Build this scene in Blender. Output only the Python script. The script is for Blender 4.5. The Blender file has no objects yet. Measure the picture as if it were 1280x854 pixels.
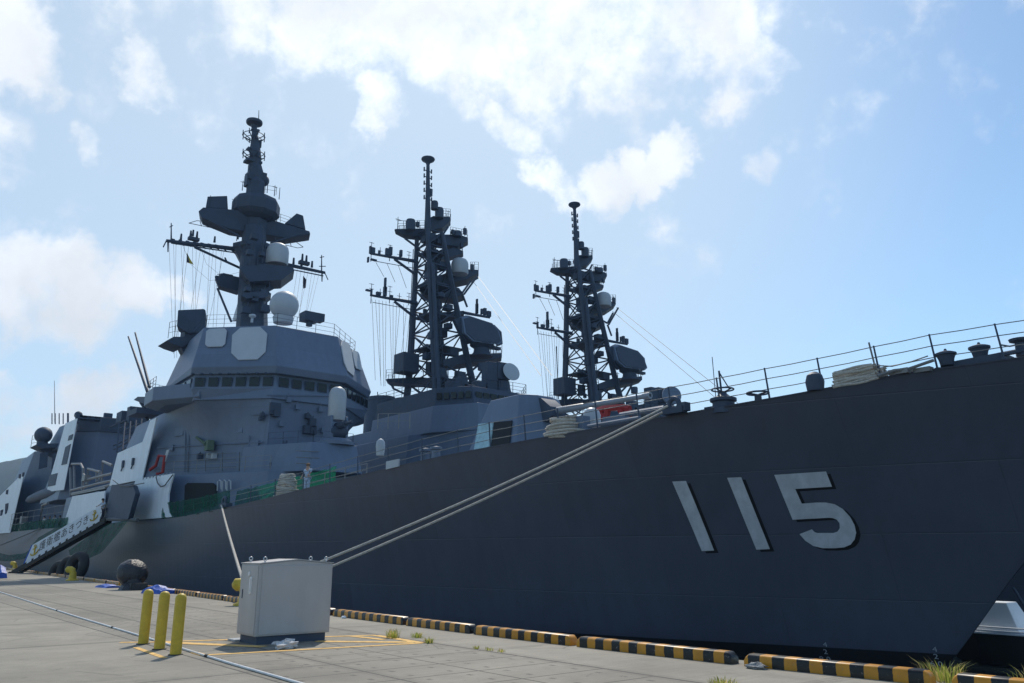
import bpy, bmesh, math, random
from mathutils import Vector, Matrix
random.seed(7)
R_ = math.radians
C = bpy.context.scene.collection
sc = bpy.context.scene

# ------------------------------------------------------------------ camera, world, sun, exposure
CAMH, FPX, PITCH, HEAD = 1.6, 1010.0, R_(14.65), R_(39.35)
cam = bpy.data.cameras.new('camera'); camo = bpy.data.objects.new('camera', cam); C.objects.link(camo)
cam.sensor_width = 36.0; cam.lens = 36.0*FPX/1280.0; cam.clip_end = 20000; cam.clip_start = 0.05
camo.location = (0, 0, CAMH)
FW = Vector((-math.cos(HEAD)*math.cos(PITCH), math.sin(HEAD)*math.cos(PITCH), math.sin(PITCH)))
camo.rotation_euler = FW.to_track_quat('-Z', 'Y').to_euler()
sc.camera = camo
SUN_EL, SUN_AZ = R_(50), R_(141)          # azimuth counted from +X towards +Y
SUNV = Vector((math.cos(SUN_AZ)*math.cos(SUN_EL), math.sin(SUN_AZ)*math.cos(SUN_EL), math.sin(SUN_EL)))
sun = bpy.data.lights.new('sun', 'SUN'); suno = bpy.data.objects.new('sun', sun); C.objects.link(suno)
sun.energy = 3.3; sun.angle = R_(0.6); sun.color = (1.0, .92, .80)
suno.rotation_euler = SUNV.to_track_quat('Z', 'Y').to_euler()
sc.view_settings.view_transform = 'Standard'; sc.view_settings.look = 'None'
sc.view_settings.exposure = 0.0; sc.view_settings.gamma = 1.0; sc.view_settings.use_curve_mapping = False
sc.cycles.max_bounces = 6; sc.cycles.transparent_max_bounces = 24

# measured points of the place: the ray through a point of the photograph, cut at a known distance
HD = Vector((-math.cos(HEAD), math.sin(HEAD), 0)); RT = Vector((math.sin(HEAD), math.cos(HEAD), 0))
UPC = -HD*math.sin(PITCH) + Vector((0, 0, 1))*math.cos(PITCH)
def ray(px, py): return FW + RT*((px-640)/FPX) - UPC*((py-427)/FPX)
O = Vector((0, 0, CAMH))
def RY(px, py, Y): r = ray(px, py); return r*(Y/r.y) + O
def RX(px, py, X): r = ray(px, py); return r*(X/r.x) + O
def RZ(px, py, Z): r = ray(px, py); return r*((Z-CAMH)/r.z) + O

W = bpy.data.worlds.new('World'); sc.world = W; W.use_nodes = True
def build_world():
    nt = W.node_tree; N = nt.nodes; L = nt.links; N.clear()
    def n(t, **k):
        x = N.new(t)
        for a, b in k.items(): setattr(x, a, b)
        return x
    def math_(op, a, b=None, c=None, clamp=False):
        x = n('ShaderNodeMath', operation=op); x.use_clamp = clamp
        for i, v in enumerate((a, b, c)):
            if v is None: continue
            if hasattr(v, 'links'): L.new(v, x.inputs[i])
            else: x.inputs[i].default_value = v
        return x.outputs[0]
    out = n('ShaderNodeOutputWorld'); bg = n('ShaderNodeBackground')
    sky = n('ShaderNodeTexSky', sky_type='NISHITA'); sky.sun_disc = False
    sky.sun_elevation = SUN_EL; sky.sun_rotation = R_(90) - SUN_AZ
    sky.air_density = 1.0; sky.dust_density = .45; sky.ozone_density = 2.2
    tc = n('ShaderNodeTexCoord')
    nm = n('ShaderNodeVectorMath', operation='NORMALIZE'); L.new(tc.outputs['Generated'], nm.inputs[0])
    d = nm.outputs[0]
    # warp the direction a little so that cloud edges are ragged
    ns = n('ShaderNodeTexNoise'); ns.inputs['Scale'].default_value = 5.0; ns.inputs['Detail'].default_value = 8; ns.inputs['Roughness'].default_value = .6
    L.new(d, ns.inputs['Vector'])
    nb = n('ShaderNodeTexNoise'); nb.inputs['Scale'].default_value = 13.0; nb.inputs['Detail'].default_value = 11; nb.inputs['Roughness'].default_value = .62
    L.new(d, nb.inputs['Vector'])
    sub = n('ShaderNodeVectorMath', operation='SUBTRACT'); L.new(ns.outputs['Color'], sub.inputs[0]); sub.inputs[1].default_value = (.5, .5, .5)
    scl = n('ShaderNodeVectorMath', operation='SCALE'); L.new(sub.outputs[0], scl.inputs[0]); scl.inputs['Scale'].default_value = .22
    add = n('ShaderNodeVectorMath', operation='ADD'); L.new(d, add.inputs[0]); L.new(scl.outputs[0], add.inputs[1])
    nm2 = n('ShaderNodeVectorMath', operation='NORMALIZE'); L.new(add.outputs[0], nm2.inputs[0]); dw = nm2.outputs[0]
    blobs = [(600, -70, 180, .95), (420, 35, 95, .75), (540, 55, 95, .8), (680, 30, 95, .85), (800, 35, 95, .8), (900, 45, 75, .8), (965, 52, 40, .6), (300, 30, 65, .45), (490, 160, 52, .68), (580, 140, 45, .5), (690, 222, 40, .75), (745, 208, 45, .85), (800, 188, 42, .85),
             (845, 165, 35, .8), (660, 165, 34, .45), (15, 85, 68, .95), (60, 115, 36, .7), (200, 100, 38, .6), (200, 15, 50, .4), (15, 345, 66, .95), (85, 368, 62, .95), (160, 382, 52, .85), (215, 378, 28, .6),
             (15, 495, 44, .75), (110, 500, 46, .75), (60, 515, 40, .6), (450, 250, 36, .35), (130, 180, 26, .55), (960, 205, 32, .35), (1250, -200, 200, .6), (-200, 250, 180, .8), (950, -300, 260, .8), (300, -300, 300, .8)]
    wv = n('ShaderNodeTexNoise'); wv.inputs['Scale'].default_value = 2.6; wv.inputs['Detail'].default_value = 7; wv.inputs['Roughness'].default_value = .6; L.new(dw, wv.inputs['Vector'])
    wm = n('ShaderNodeMapRange'); L.new(wv.outputs['Fac'], wm.inputs[0]); wm.inputs[1].default_value = .45; wm.inputs[2].default_value = .75; wm.inputs[3].default_value = 0; wm.inputs[4].default_value = .38
    dens = wm.outputs[0]
    for px, py, rad, amp in blobs:
        v = ray(px, py).normalized()
        dot = n('ShaderNodeVectorMath', operation='DOT_PRODUCT'); L.new(dw, dot.inputs[0]); dot.inputs[1].default_value = v
        ang = rad/FPX*.92
        mr = n('ShaderNodeMapRange', interpolation_type='SMOOTHSTEP'); L.new(dot.outputs['Value'], mr.inputs[0])
        mr.inputs[1].default_value = math.cos(ang*1.25); mr.inputs[2].default_value = math.cos(ang*.1)
        mr.inputs[3].default_value = 0; mr.inputs[4].default_value = amp
        dens = mr.outputs[0] if dens is None else math_('MAXIMUM', dens, mr.outputs[0])
    # the sky behind the camera has a scatter of clouds of its own
    vz = n('ShaderNodeSeparateXYZ'); L.new(d, vz.inputs[0])
    rag = math_('ADD', math_('MULTIPLY', math_('SUBTRACT', nb.outputs['Fac'], .5), 2.0), math_('MULTIPLY', math_('SUBTRACT', ns.outputs['Fac'], .5), 1.2))
    den2 = math_('ADD', math_('MULTIPLY', dens, 1.05), rag)
    cl = n('ShaderNodeMapRange', interpolation_type='SMOOTHSTEP'); L.new(den2, cl.inputs[0])
    cl.inputs[1].default_value = .20; cl.inputs[2].default_value = 1.0; cl.inputs[3].default_value = 0; cl.inputs[4].default_value = .9
    # clouds near the sun are brighter, their thick middles a little greyer
    sdot = n('ShaderNodeVectorMath', operation='DOT_PRODUCT'); L.new(d, sdot.inputs[0]); sdot.inputs[1].default_value = SUNV
    near = n('ShaderNodeMapRange'); L.new(sdot.outputs['Value'], near.inputs[0]); near.inputs[1].default_value = .3; near.inputs[2].default_value = 1.0
    near.inputs[3].default_value = CLOUD0; near.inputs[4].default_value = CLOUD1
    nc = n('ShaderNodeTexNoise'); nc.inputs['Scale'].default_value = 7.0; nc.inputs['Detail'].default_value = 5; L.new(dw, nc.inputs['Vector'])
    shade = n('ShaderNodeMapRange'); L.new(nc.outputs['Fac'], shade.inputs[0]); shade.inputs[1].default_value = .35; shade.inputs[2].default_value = .65; shade.inputs[3].default_value = .84; shade.inputs[4].default_value = 1.08
    cb = math_('MULTIPLY', near.outputs[0], shade.outputs[0])
    cc = n('ShaderNodeCombineXYZ'); L.new(math_('MULTIPLY', cb, .965), cc.inputs[0]); L.new(cb, cc.inputs[1]); L.new(math_('MULTIPLY', cb, 1.05), cc.inputs[2])
    # thin high veil that whitens the blue
    tint = n('ShaderNodeMixRGB', blend_type='MULTIPLY'); tint.inputs[0].default_value = 1; L.new(sky.outputs[0], tint.inputs[1]); tint.inputs[2].default_value = SKYT
    veil = n('ShaderNodeMixRGB', blend_type='MIX'); L.new(tint.outputs[0], veil.inputs[1]); veil.inputs[2].default_value = VEILC
    vf = n('ShaderNodeMapRange', interpolation_type='SMOOTHSTEP'); vd = n('ShaderNodeVectorMath', operation='DOT_PRODUCT'); L.new(d, vd.inputs[0]); vd.inputs[1].default_value = ray(430, 240).normalized(); L.new(vd.outputs['Value'], vf.inputs[0]); vf.inputs[1].default_value = .72; vf.inputs[2].default_value = .985
    vf.inputs[3].default_value = VEIL0; vf.inputs[4].default_value = VEIL1
    L.new(vf.outputs[0], veil.inputs[0])
    mix = n('ShaderNodeMixRGB'); L.new(cl.outputs[0], mix.inputs[0]); L.new(veil.outputs[0], mix.inputs[1]); L.new(cc.outputs[0], mix.inputs[2])
    L.new(mix.outputs[0], bg.inputs[0]); bg.inputs[1].default_value = SKYS
    L.new(bg.outputs[0], out.inputs[0])
SKYS = .115; SKYT = (1.13, 1.31, 1.32, 1); CLOUD0, CLOUD1 = 6.0, 10.6; VEILC = (5.9, 7.0, 7.9, 1); VEIL0, VEIL1 = .08, .70
build_world()

# ------------------------------------------------------------------ materials
def mat(name, col, rough=.5, var=.12, scale=1.2, bump=0.0, bscale=8.0, metal=0.0, spec=.5, alpha=None, streak=0.0):
    m = bpy.data.materials.new(name); m.use_nodes = True
    nt = m.node_tree; N = nt.nodes; L = nt.links; b = N['Principled BSDF']
    b.inputs['Roughness'].default_value = rough; b.inputs['Metallic'].default_value = metal; b.inputs['Specular IOR Level'].default_value = spec
    tc = N.new('ShaderNodeTexCoord'); co = tc.outputs['Object']
    nz = N.new('ShaderNodeTexNoise'); nz.inputs['Scale'].default_value = scale; nz.inputs['Detail'].default_value = 6; nz.inputs['Roughness'].default_value = .65
    L.new(co, nz.inputs['Vector'])
    mr = N.new('ShaderNodeMapRange'); L.new(nz.outputs['Fac'], mr.inputs[0]); mr.inputs[1].default_value = .3; mr.inputs[2].default_value = .7
    mr.inputs[3].default_value = 1-var; mr.inputs[4].default_value = 1+var
    fac = mr.outputs[0]
    if streak:
        mp = N.new('ShaderNodeMapping'); L.new(co, mp.inputs[0]); mp.inputs['Scale'].default_value = (1.6, 1.6, .12)
        n2 = N.new('ShaderNodeTexNoise'); n2.inputs['Scale'].default_value = 1.5; n2.inputs['Detail'].default_value = 7; L.new(mp.outputs[0], n2.inputs['Vector'])
        m2 = N.new('ShaderNodeMapRange'); L.new(n2.outputs['Fac'], m2.inputs[0]); m2.inputs[1].default_value = .35; m2.inputs[2].default_value = .65
        m2.inputs[3].default_value = 1-streak; m2.inputs[4].default_value = 1+streak*.6
        mu = N.new('ShaderNodeMath'); mu.operation = 'MULTIPLY'; L.new(fac, mu.inputs[0]); L.new(m2.outputs[0], mu.inputs[1]); fac = mu.outputs[0]
    sm = N.new('ShaderNodeVectorMath'); sm.operation = 'SCALE'; sm.inputs[0].default_value = col[:3]; L.new(fac, sm.inputs['Scale'])
    L.new(sm.outputs[0], b.inputs['Base Color'])
    if bump:
        nb = N.new('ShaderNodeTexNoise'); nb.inputs['Scale'].default_value = bscale; nb.inputs['Detail'].default_value = 5; L.new(co, nb.inputs['Vector'])
        bp = N.new('ShaderNodeBump'); bp.inputs['Strength'].default_value = bump; bp.inputs['Distance'].default_value = .05
        L.new(nb.outputs['Fac'], bp.inputs['Height']); L.new(bp.outputs[0], b.inputs['Normal'])
    if alpha is not None: b.inputs['Alpha'].default_value = alpha
    return m
M = {}
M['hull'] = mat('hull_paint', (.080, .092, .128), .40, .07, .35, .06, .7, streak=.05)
def plating(m, rowh, brw, strength, tone, axis):
    nt = m.node_tree; N = nt.nodes; L = nt.links; b = N['Principled BSDF']; tc = N.new('ShaderNodeTexCoord'); sp = N.new('ShaderNodeSeparateXYZ'); L.new(tc.outputs['Object'], sp.inputs[0]); cb = N.new('ShaderNodeCombineXYZ')
    if axis == 'XY':
        ad = N.new('ShaderNodeMath'); ad.operation = 'SUBTRACT'; L.new(sp.outputs[0], ad.inputs[0]); L.new(sp.outputs[1], ad.inputs[1]); L.new(ad.outputs[0], cb.inputs[0])
    else: L.new(sp.outputs[0], cb.inputs[0])
    L.new(sp.outputs[2], cb.inputs[1])
    br = N.new('ShaderNodeTexBrick'); L.new(cb.outputs[0], br.inputs['Vector']); br.inputs['Scale'].default_value = 1; br.inputs['Row Height'].default_value = rowh; br.inputs['Brick Width'].default_value = brw
    br.inputs['Mortar Size'].default_value = .022; br.inputs['Mortar Smooth'].default_value = .6; br.inputs['Color1'].default_value = (1-tone, 1-tone, 1-tone, 1); br.inputs['Color2'].default_value = (1+tone, 1+tone, 1+tone, 1); br.inputs['Mortar'].default_value = (.9, .9, .9, 1)
    src = b.inputs['Base Color'].links[0].from_socket; mu = N.new('ShaderNodeVectorMath'); mu.operation = 'MULTIPLY'; L.new(src, mu.inputs[0]); L.new(br.outputs['Color'], mu.inputs[1]); L.new(mu.outputs[0], b.inputs['Base Color'])
    # panels pulled in slightly between the frames
    wv = N.new('ShaderNodeTexWave'); wv.inputs['Scale'].default_value = .42; wv.inputs['Distortion'].default_value = 2.5; wv.inputs['Detail'].default_value = 2; wv.inputs['Detail Scale'].default_value = .4; L.new(cb.outputs[0], wv.inputs['Vector'])
    old = b.inputs['Normal'].links[0].from_socket if b.inputs['Normal'].links else None
    bp = N.new('ShaderNodeBump'); bp.inputs['Strength'].default_value = strength; bp.inputs['Distance'].default_value = .02; L.new(br.outputs['Fac'], bp.inputs['Height']); bp.invert = True
    b2 = N.new('ShaderNodeBump'); b2.inputs['Strength'].default_value = strength*.5; b2.inputs['Distance'].default_value = .02; L.new(wv.outputs['Fac'], b2.inputs['Height']); L.new(bp.outputs[0], b2.inputs['Normal'])
    if old: L.new(old, bp.inputs['Normal'])
    L.new(b2.outputs[0], b.inputs['Normal'])
    # faint brown scuffs
    nz = N.new('ShaderNodeTexNoise'); nz.inputs['Scale'].default_value = .9; nz.inputs['Detail'].default_value = 9; nz.inputs['Roughness'].default_value = .7; mp = N.new('ShaderNodeMapping'); mp.inputs['Scale'].default_value = (1, 1, .35); L.new(tc.outputs['Object'], mp.inputs[0]); L.new(mp.outputs[0], nz.inputs['Vector'])
    mr = N.new('ShaderNodeMapRange'); L.new(nz.outputs['Fac'], mr.inputs[0]); mr.inputs[1].default_value = .60; mr.inputs[2].default_value = .78; mr.inputs[3].default_value = 0; mr.inputs[4].default_value = .35
    mx = N.new('ShaderNodeMixRGB'); L.new(mr.outputs[0], mx.inputs[0]); L.new(mu.outputs[0], mx.inputs[1]); mx.inputs[2].default_value = (.10, .085, .07, 1); L.new(mx.outputs[0], b.inputs['Base Color'])
plating(M['hull'], 2.1, 7.2, .35, .05, 'X')
M['boot'] = mat('boot_topping', (.012, .012, .014), .5, .2)
M['deck'] = mat('deck_paint', (.09, .10, .11), .75)
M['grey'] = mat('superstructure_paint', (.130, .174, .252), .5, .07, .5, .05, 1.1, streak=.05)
plating(M['grey'], 2.4, 4.6, .30, .035, 'XY')
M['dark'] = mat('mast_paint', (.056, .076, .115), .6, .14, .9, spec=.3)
M['black'] = mat('black_paint', (.014, .015, .017), .5, .2)
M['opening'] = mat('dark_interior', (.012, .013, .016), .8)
M['pale'] = mat('pale_grey_paint', (.42, .45, .48), .4, .06)
M['white'] = mat('white_paint_and_sheen', (.70, .75, .81), .45, .06, 1.0, .04, 2.0, streak=.05)  # real white paint, and the sky reflection painted on the ship's side walls
M['canvas'] = mat('white_canvas', (.74, .78, .82), .7, .06, .8, .25, 1.5)
M['number'] = mat('number_paint', (.55, .58, .63), .45, .12, 2.5, streak=.10)
M['numshadow'] = mat('number_shadow_paint', (.006, .006, .008), .5)
M['radome'] = mat('radome_shell', (.46, .50, .54), .5, .05)
M['glass'] = mat('window_glass', (.010, .014, .013), .12, .1, spec=.35)
M['rail'] = mat('rail_metal', (.20, .20, .20), .45, .15, 3)
M['wire'] = mat('wire_rope', (.10, .105, .11), .6)
M['rope'] = mat('mooring_rope', (.50, .46, .40), .85, .22, 9, .6, 30)
M['yellow'] = mat('yellow_paint', (.58, .40, .03), .5, .2, 6, .15, 20, streak=.12)
M['concrete'] = mat('kerb_concrete', (.32, .31, .29), .85)
M['cabinet'] = mat('cabinet_paint', (.45, .43, .42), .5, .05, 2, .03, 3, streak=.05)
M['red'] = mat('red_paint', (.33, .015, .015), .5)
M['blue'] = mat('blue_tarp', (.01, .08, .42), .5, .2, 6, .6, 9)
M['bag'] = mat('black_plastic_sheet', (.024, .025, .03), .42, .25, 3, 1.0, 11)
M['rubber'] = mat('black_rubber', (.015, .015, .016), .7, .2, 3, .3, 9)
M['skin'] = mat('skin', (.45, .28, .20), .6)
M['shirt_blue'] = mat('pale_blue_shirt', (.42, .52, .66), .8)
M['shirt_white'] = mat('white_uniform', (.68, .70, .72), .8)
M['trousers'] = mat('dark_trousers', (.02, .023, .035), .8)
M['hair'] = mat('black_hair', (.012, .01, .01), .6)
M['hat'] = mat('brown_cap', (.20, .12, .07), .8)
M['cyan'] = mat('cyan_primer', (.36, .55, .60), .55, .25, 3)
M['olive'] = mat('olive_paint', (.10, .15, .10), .6)
M['rag'] = mat('crumpled_rag', (.55, .55, .56), .9, .3, 20)
def leaf_mat(name, col):
    m = mat(name, col, .7, .35, 12); nt = m.node_tree; N = nt.nodes; L = nt.links; tl = N.new('ShaderNodeBsdfTranslucent'); tl.inputs[0].default_value = (*[min(1, c*1.5) for c in col], 1); mx = N.new('ShaderNodeMixShader'); mx.inputs[0].default_value = .5
    L.new(N['Principled BSDF'].outputs[0], mx.inputs[1]); L.new(tl.outputs[0], mx.inputs[2]); L.new(mx.outputs[0], N['Material Output'].inputs['Surface']); return m
M['grass'] = leaf_mat('weed_leaves', (.24, .27, .05))
M['steel'] = mat('galvanised_steel', (.78, .77, .75), .85, .12, 6, spec=.3)
M['flag_yellow'] = mat('flag_cloth_yellow', (.55, .42, .05), .9)
M['flag_dark'] = mat('flag_cloth_navy', (.03, .035, .06), .9)
M['line_yellow'] = mat('road_paint_yellow', (.72, .44, .13), .8, .35, 7)
M['anchor_gold'] = mat('anchor_gold', (.55, .38, .03), .5)
M['hill'] = mat('wooded_hill', (.02, .034, .02), .95, .35, .02, .6, .05)

M['netrag'] = mat('grey_net_rag', (.30, .30, .30), .9, .5, 25, .8, 40)
M['navy'] = mat('dark_antenna_face', (.05, .066, .10), .6, .1)
M['barrel'] = mat('gun_barrel_paint', (.25, .28, .33), .4, .1)
M['straw'] = leaf_mat('dry_grass', (.46, .37, .14))
def net_mat():
    m = bpy.data.materials.new('green_net'); m.use_nodes = True; nt = m.node_tree; N = nt.nodes; L = nt.links
    b = N['Principled BSDF']; b.inputs['Base Color'].default_value = (.006, .11, .06, 1); b.inputs['Roughness'].default_value = .8
    nz = N.new('ShaderNodeTexNoise'); nz.inputs['Scale'].default_value = 1.7; nz.inputs['Detail'].default_value = 4
    tc = N.new('ShaderNodeTexCoord'); L.new(tc.outputs['Object'], nz.inputs['Vector'])
    mr = N.new('ShaderNodeMapRange'); L.new(nz.outputs['Fac'], mr.inputs[0]); mr.inputs[1].default_value = .35; mr.inputs[2].default_value = .65; mr.inputs[3].default_value = .60; mr.inputs[4].default_value = .82
    tl = N.new('ShaderNodeBsdfTranslucent'); tl.inputs[0].default_value = (.010, .19, .105, 1); mx = N.new('ShaderNodeMixShader'); mx.inputs[0].default_value = .6
    L.new(b.outputs[0], mx.inputs[1]); L.new(tl.outputs[0], mx.inputs[2]); tr = N.new('ShaderNodeBsdfTransparent'); m2 = N.new('ShaderNodeMixShader')
    L.new(mr.outputs[0], m2.inputs[0]); L.new(tr.outputs[0], m2.inputs[1]); L.new(mx.outputs[0], m2.inputs[2]); L.new(m2.outputs[0], N['Material Output'].inputs['Surface']); return m
M['net'] = net_mat()

def stripe_mat():
    m = bpy.data.materials.new('kerb_stripes'); m.use_nodes = True; nt = m.node_tree; N = nt.nodes; L = nt.links; b = N['Principled BSDF']
    tc = N.new('ShaderNodeTexCoord'); s = N.new('ShaderNodeSeparateXYZ'); L.new(tc.outputs['Object'], s.inputs[0])
    nz = N.new('ShaderNodeTexNoise'); nz.inputs['Scale'].default_value = 14; nz.inputs['Detail'].default_value = 4; L.new(tc.outputs['Object'], nz.inputs['Vector'])
    w = N.new('ShaderNodeMath'); w.operation = 'MULTIPLY_ADD'; L.new(nz.outputs['Fac'], w.inputs[0]); w.inputs[1].default_value = .03; L.new(s.outputs[0], w.inputs[2])
    a = N.new('ShaderNodeMath'); a.operation = 'PINGPONG'; L.new(w.outputs[0], a.inputs[0]); a.inputs[1].default_value = .185
    g = N.new('ShaderNodeMath'); g.operation = 'GREATER_THAN'; L.new(a.outputs[0], g.inputs[0]); g.inputs[1].default_value = .0925
    n2 = N.new('ShaderNodeTexNoise'); n2.inputs['Scale'].default_value = 5; n2.inputs['Detail'].default_value = 8; L.new(tc.outputs['Object'], n2.inputs['Vector'])
    mx = N.new('ShaderNodeMixRGB'); L.new(g.outputs[0], mx.inputs[0]); mx.inputs[1].default_value = (.008, .008, .009, 1); mx.inputs[2].default_value = (.78, .33, .015, 1)
    m2 = N.new('ShaderNodeMixRGB'); m2.blend_type = 'MULTIPLY'; m2.inputs[0].default_value = .55; L.new(mx.outputs[0], m2.inputs[1]); L.new(n2.outputs['Fac'], m2.inputs[2])
    n3 = N.new('ShaderNodeTexNoise'); n3.inputs['Scale'].default_value = 22; n3.inputs['Detail'].default_value = 6; n3.inputs['Roughness'].default_value = .75; L.new(tc.outputs['Object'], n3.inputs['Vector'])
    ch = N.new('ShaderNodeMath'); ch.operation = 'GREATER_THAN'; L.new(n3.outputs['Fac'], ch.inputs[0]); ch.inputs[1].default_value = .635
    m3 = N.new('ShaderNodeMixRGB'); L.new(ch.outputs[0], m3.inputs[0]); L.new(m2.outputs[0], m3.inputs[1]); m3.inputs[2].default_value = (.20, .19, .17, 1)
    L.new(m3.outputs[0], b.inputs['Base Color']); b.inputs['Roughness'].default_value = .38; b.inputs['Specular IOR Level'].default_value = .45; return m
M['stripes'] = stripe_mat()

# ------------------------------------------------------------------ mesh builder
class MB:
    def __init__(s): s.v = []; s.f = []; s.m = []
    def add(s, vs, fs, mi=0):
        o = len(s.v); s.v += [Vector(v) for v in vs]
        for f in fs: s.f.append([i+o for i in f]); s.m.append(mi)
        return s
    def box(s, c, d, rz=0, mi=0):
        c = Vector(c); hx, hy, hz = d[0]/2, d[1]/2, d[2]/2; cr, sr = math.cos(rz), math.sin(rz)
        vs = [c+Vector((x*cr-y*sr, x*sr+y*cr, z)) for z in (-hz, hz) for x, y in ((-hx, -hy), (hx, -hy), (hx, hy), (-hx, hy))]
        return s.add(vs, [(3, 2, 1, 0), (4, 5, 6, 7), (0, 1, 5, 4), (1, 2, 6, 5), (2, 3, 7, 6), (3, 0, 4, 7)], mi)
    def loft(s, loops, caps=True, mi=0):
        n = len(loops[0]); vs = [p for l in loops for p in l]; fs = []
        for k in range(len(loops)-1):
            for i in range(n): fs.append((k*n+i, k*n+(i+1) % n, (k+1)*n+(i+1) % n, (k+1)*n+i))
        if caps: fs.append(tuple(range(n-1, -1, -1))); fs.append(tuple((len(loops)-1)*n+i for i in range(n)))
        return s.add(vs, fs, mi)
    def prism(s, pb, zb, pt, zt):
        return s.loft([[(x, y, zb) for x, y in pb], [(x, y, zt) for x, y in pt]])
    def slab(s, pts, off):                      # a flat outline given thickness along off
        off = Vector(off); pts = [Vector(p) for p in pts]
        return s.loft([pts, [p+off for p in pts]])
    def tube(s, a, b, r0, r1=None, n=6):
        a, b = Vector(a), Vector(b); r1 = r0 if r1 is None else r1; d = (b-a)
        if d.length < 1e-6: return s
        d.normalize(); u = d.orthogonal().normalized(); w = d.cross(u)
        return s.loft([[p+(u*math.cos(t)+w*math.sin(t))*r for t in [2*math.pi*i/n for i in range(n)]] for p, r in ((a, r0), (b, r1))])
    def path(s, pts, r, n=6):
        pts = [Vector(p) for p in pts]; loops = []
        for i, p in enumerate(pts):
            d = (pts[min(i+1, len(pts)-1)]-pts[max(i-1, 0)]).normalized()
            ref = Vector((0, 0, 1)) if abs(d.z) < .9 else Vector((1, 0, 0))
            u = d.cross(ref).normalized(); w = d.cross(u); rr = r[i] if isinstance(r, (list, tuple)) else r
            loops.append([p+(u*math.cos(t)+w*math.sin(t))*rr for t in [2*math.pi*k/n for k in range(n)]])
        return s.loft(loops)
    def lathe(s, c, prof, n=16, axis=(0, 0, 1)):
        c = Vector(c); ax = Vector(axis).normalized(); u = ax.orthogonal().normalized(); w = ax.cross(u)
        if abs(ax.z) > .99: u, w = Vector((1, 0, 0)), Vector((0, 1, 0))
        return s.loft([[c+ax*h+(u*math.cos(t)+w*math.sin(t))*max(r, .001) for t in [2*math.pi*i/n for i in range(n)]] for r, h in prof])
    def ring(s, c, R, r, n=20, m=6, axis=(0, 0, 1)):
        c = Vector(c); ax = Vector(axis).normalized(); u = ax.orthogonal().normalized(); w = ax.cross(u); vs = []; fs = []
        for i in range(n):
            t = 2*math.pi*i/n; e = u*math.cos(t)+w*math.sin(t)
            for k in range(m):
                q = 2*math.pi*k/m; vs.append(c+e*(R+r*math.cos(q))+ax*(r*math.sin(q)))
        for i in range(n):
            for k in range(m): fs.append((i*m+k, ((i+1) % n)*m+k, ((i+1) % n)*m+(k+1) % m, i*m+(k+1) % m))
        return s.add(vs, fs)
    def ball(s, c, r, n=14, m=9, sq=(1, 1, 1)):
        prof = [(r*math.sin(math.pi*k/m), -r*math.cos(math.pi*k/m)) for k in range(m+1)]; o = len(s.v)
        s.lathe((0, 0, 0), prof, n)
        for i in range(o, len(s.v)): v = s.v[i]; s.v[i] = Vector(c)+Vector((v.x*sq[0], v.y*sq[1], v.z*sq[2]))
        return s
def org(parent):
    o = Vector((0, 0, 0))
    while parent is not None: o = o+parent.location; parent = parent.parent
    return o
def obj(name, mb, m, parent=None, label=None, loc=None, smooth=False, bevel=0):
    me = bpy.data.meshes.new(name); o = bpy.data.objects.new(name, me); C.objects.link(o)
    base = Vector(loc) if loc is not None else Vector((0, 0, 0))
    if parent is not None: o.parent = parent; base = org(parent)
    else: o.location = base
    me.from_pydata([tuple(v-base) for v in mb.v], [], mb.f)
    ms = m if isinstance(m, (list, tuple)) else [m]
    for x in ms: me.materials.append(x)
    bm = bmesh.new(); bm.from_mesh(me)
    for f, mi in zip(bm.faces, mb.m): f.material_index = mi
    bmesh.ops.recalc_face_normals(bm, faces=bm.faces)
    if smooth:
        for f in bm.faces: f.smooth = True
        for e in bm.edges:
            if len(e.link_faces) == 2 and e.calc_face_angle(0) > R_(38): e.smooth = False
    bm.to_mesh(me); bm.free()
    if bevel:
        b = o.modifiers.new('bevel', 'BEVEL'); b.width = bevel; b.segments = 2; b.limit_method = 'ANGLE'
    if label: o['label'] = label
    return o
def tag(o, label=None, cat=None, group=None, kind=None):
    for k, v in (('label', label), ('category', cat), ('group', group), ('kind', kind)):
        if v: o[k] = v
    return o
def thing(name, loc, label, cat, group=None):
    o = bpy.data.objects.new(name, None); C.objects.link(o); o.location = loc; o.empty_display_size = .3
    return tag(o, label, cat, group)
def copy_tree(o, parent=None):
    c = o.copy(); C.objects.link(c); c.parent = parent
    for ch in list(o.children): copy_tree(ch, c)
    return c
def text_mesh(s, size=1.0):
    cu = bpy.data.curves.new('t', 'FONT'); cu.body = s; cu.size = size; cu.align_x = 'CENTER'; cu.align_y = 'CENTER'; cu.resolution_u = 3
    o = bpy.data.objects.new('t', cu); C.objects.link(o); dg = bpy.context.evaluated_depsgraph_get()
    me = bpy.data.meshes.new_from_object(o.evaluated_get(dg)); vs = [v.co.copy() for v in me.vertices]; fs = [tuple(p.vertices) for p in me.polygons]
    bpy.data.objects.remove(o); bpy.data.curves.remove(cu); bpy.data.meshes.remove(me); return vs, fs
def interp(x, xs, ys):
    if x <= xs[0]: return ys[0]
    for i in range(len(xs)-1):
        if x <= xs[i+1]: t = (x-xs[i])/(xs[i+1]-xs[i]); return ys[i]+(ys[i+1]-ys[i])*t
    return ys[-1]
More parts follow.
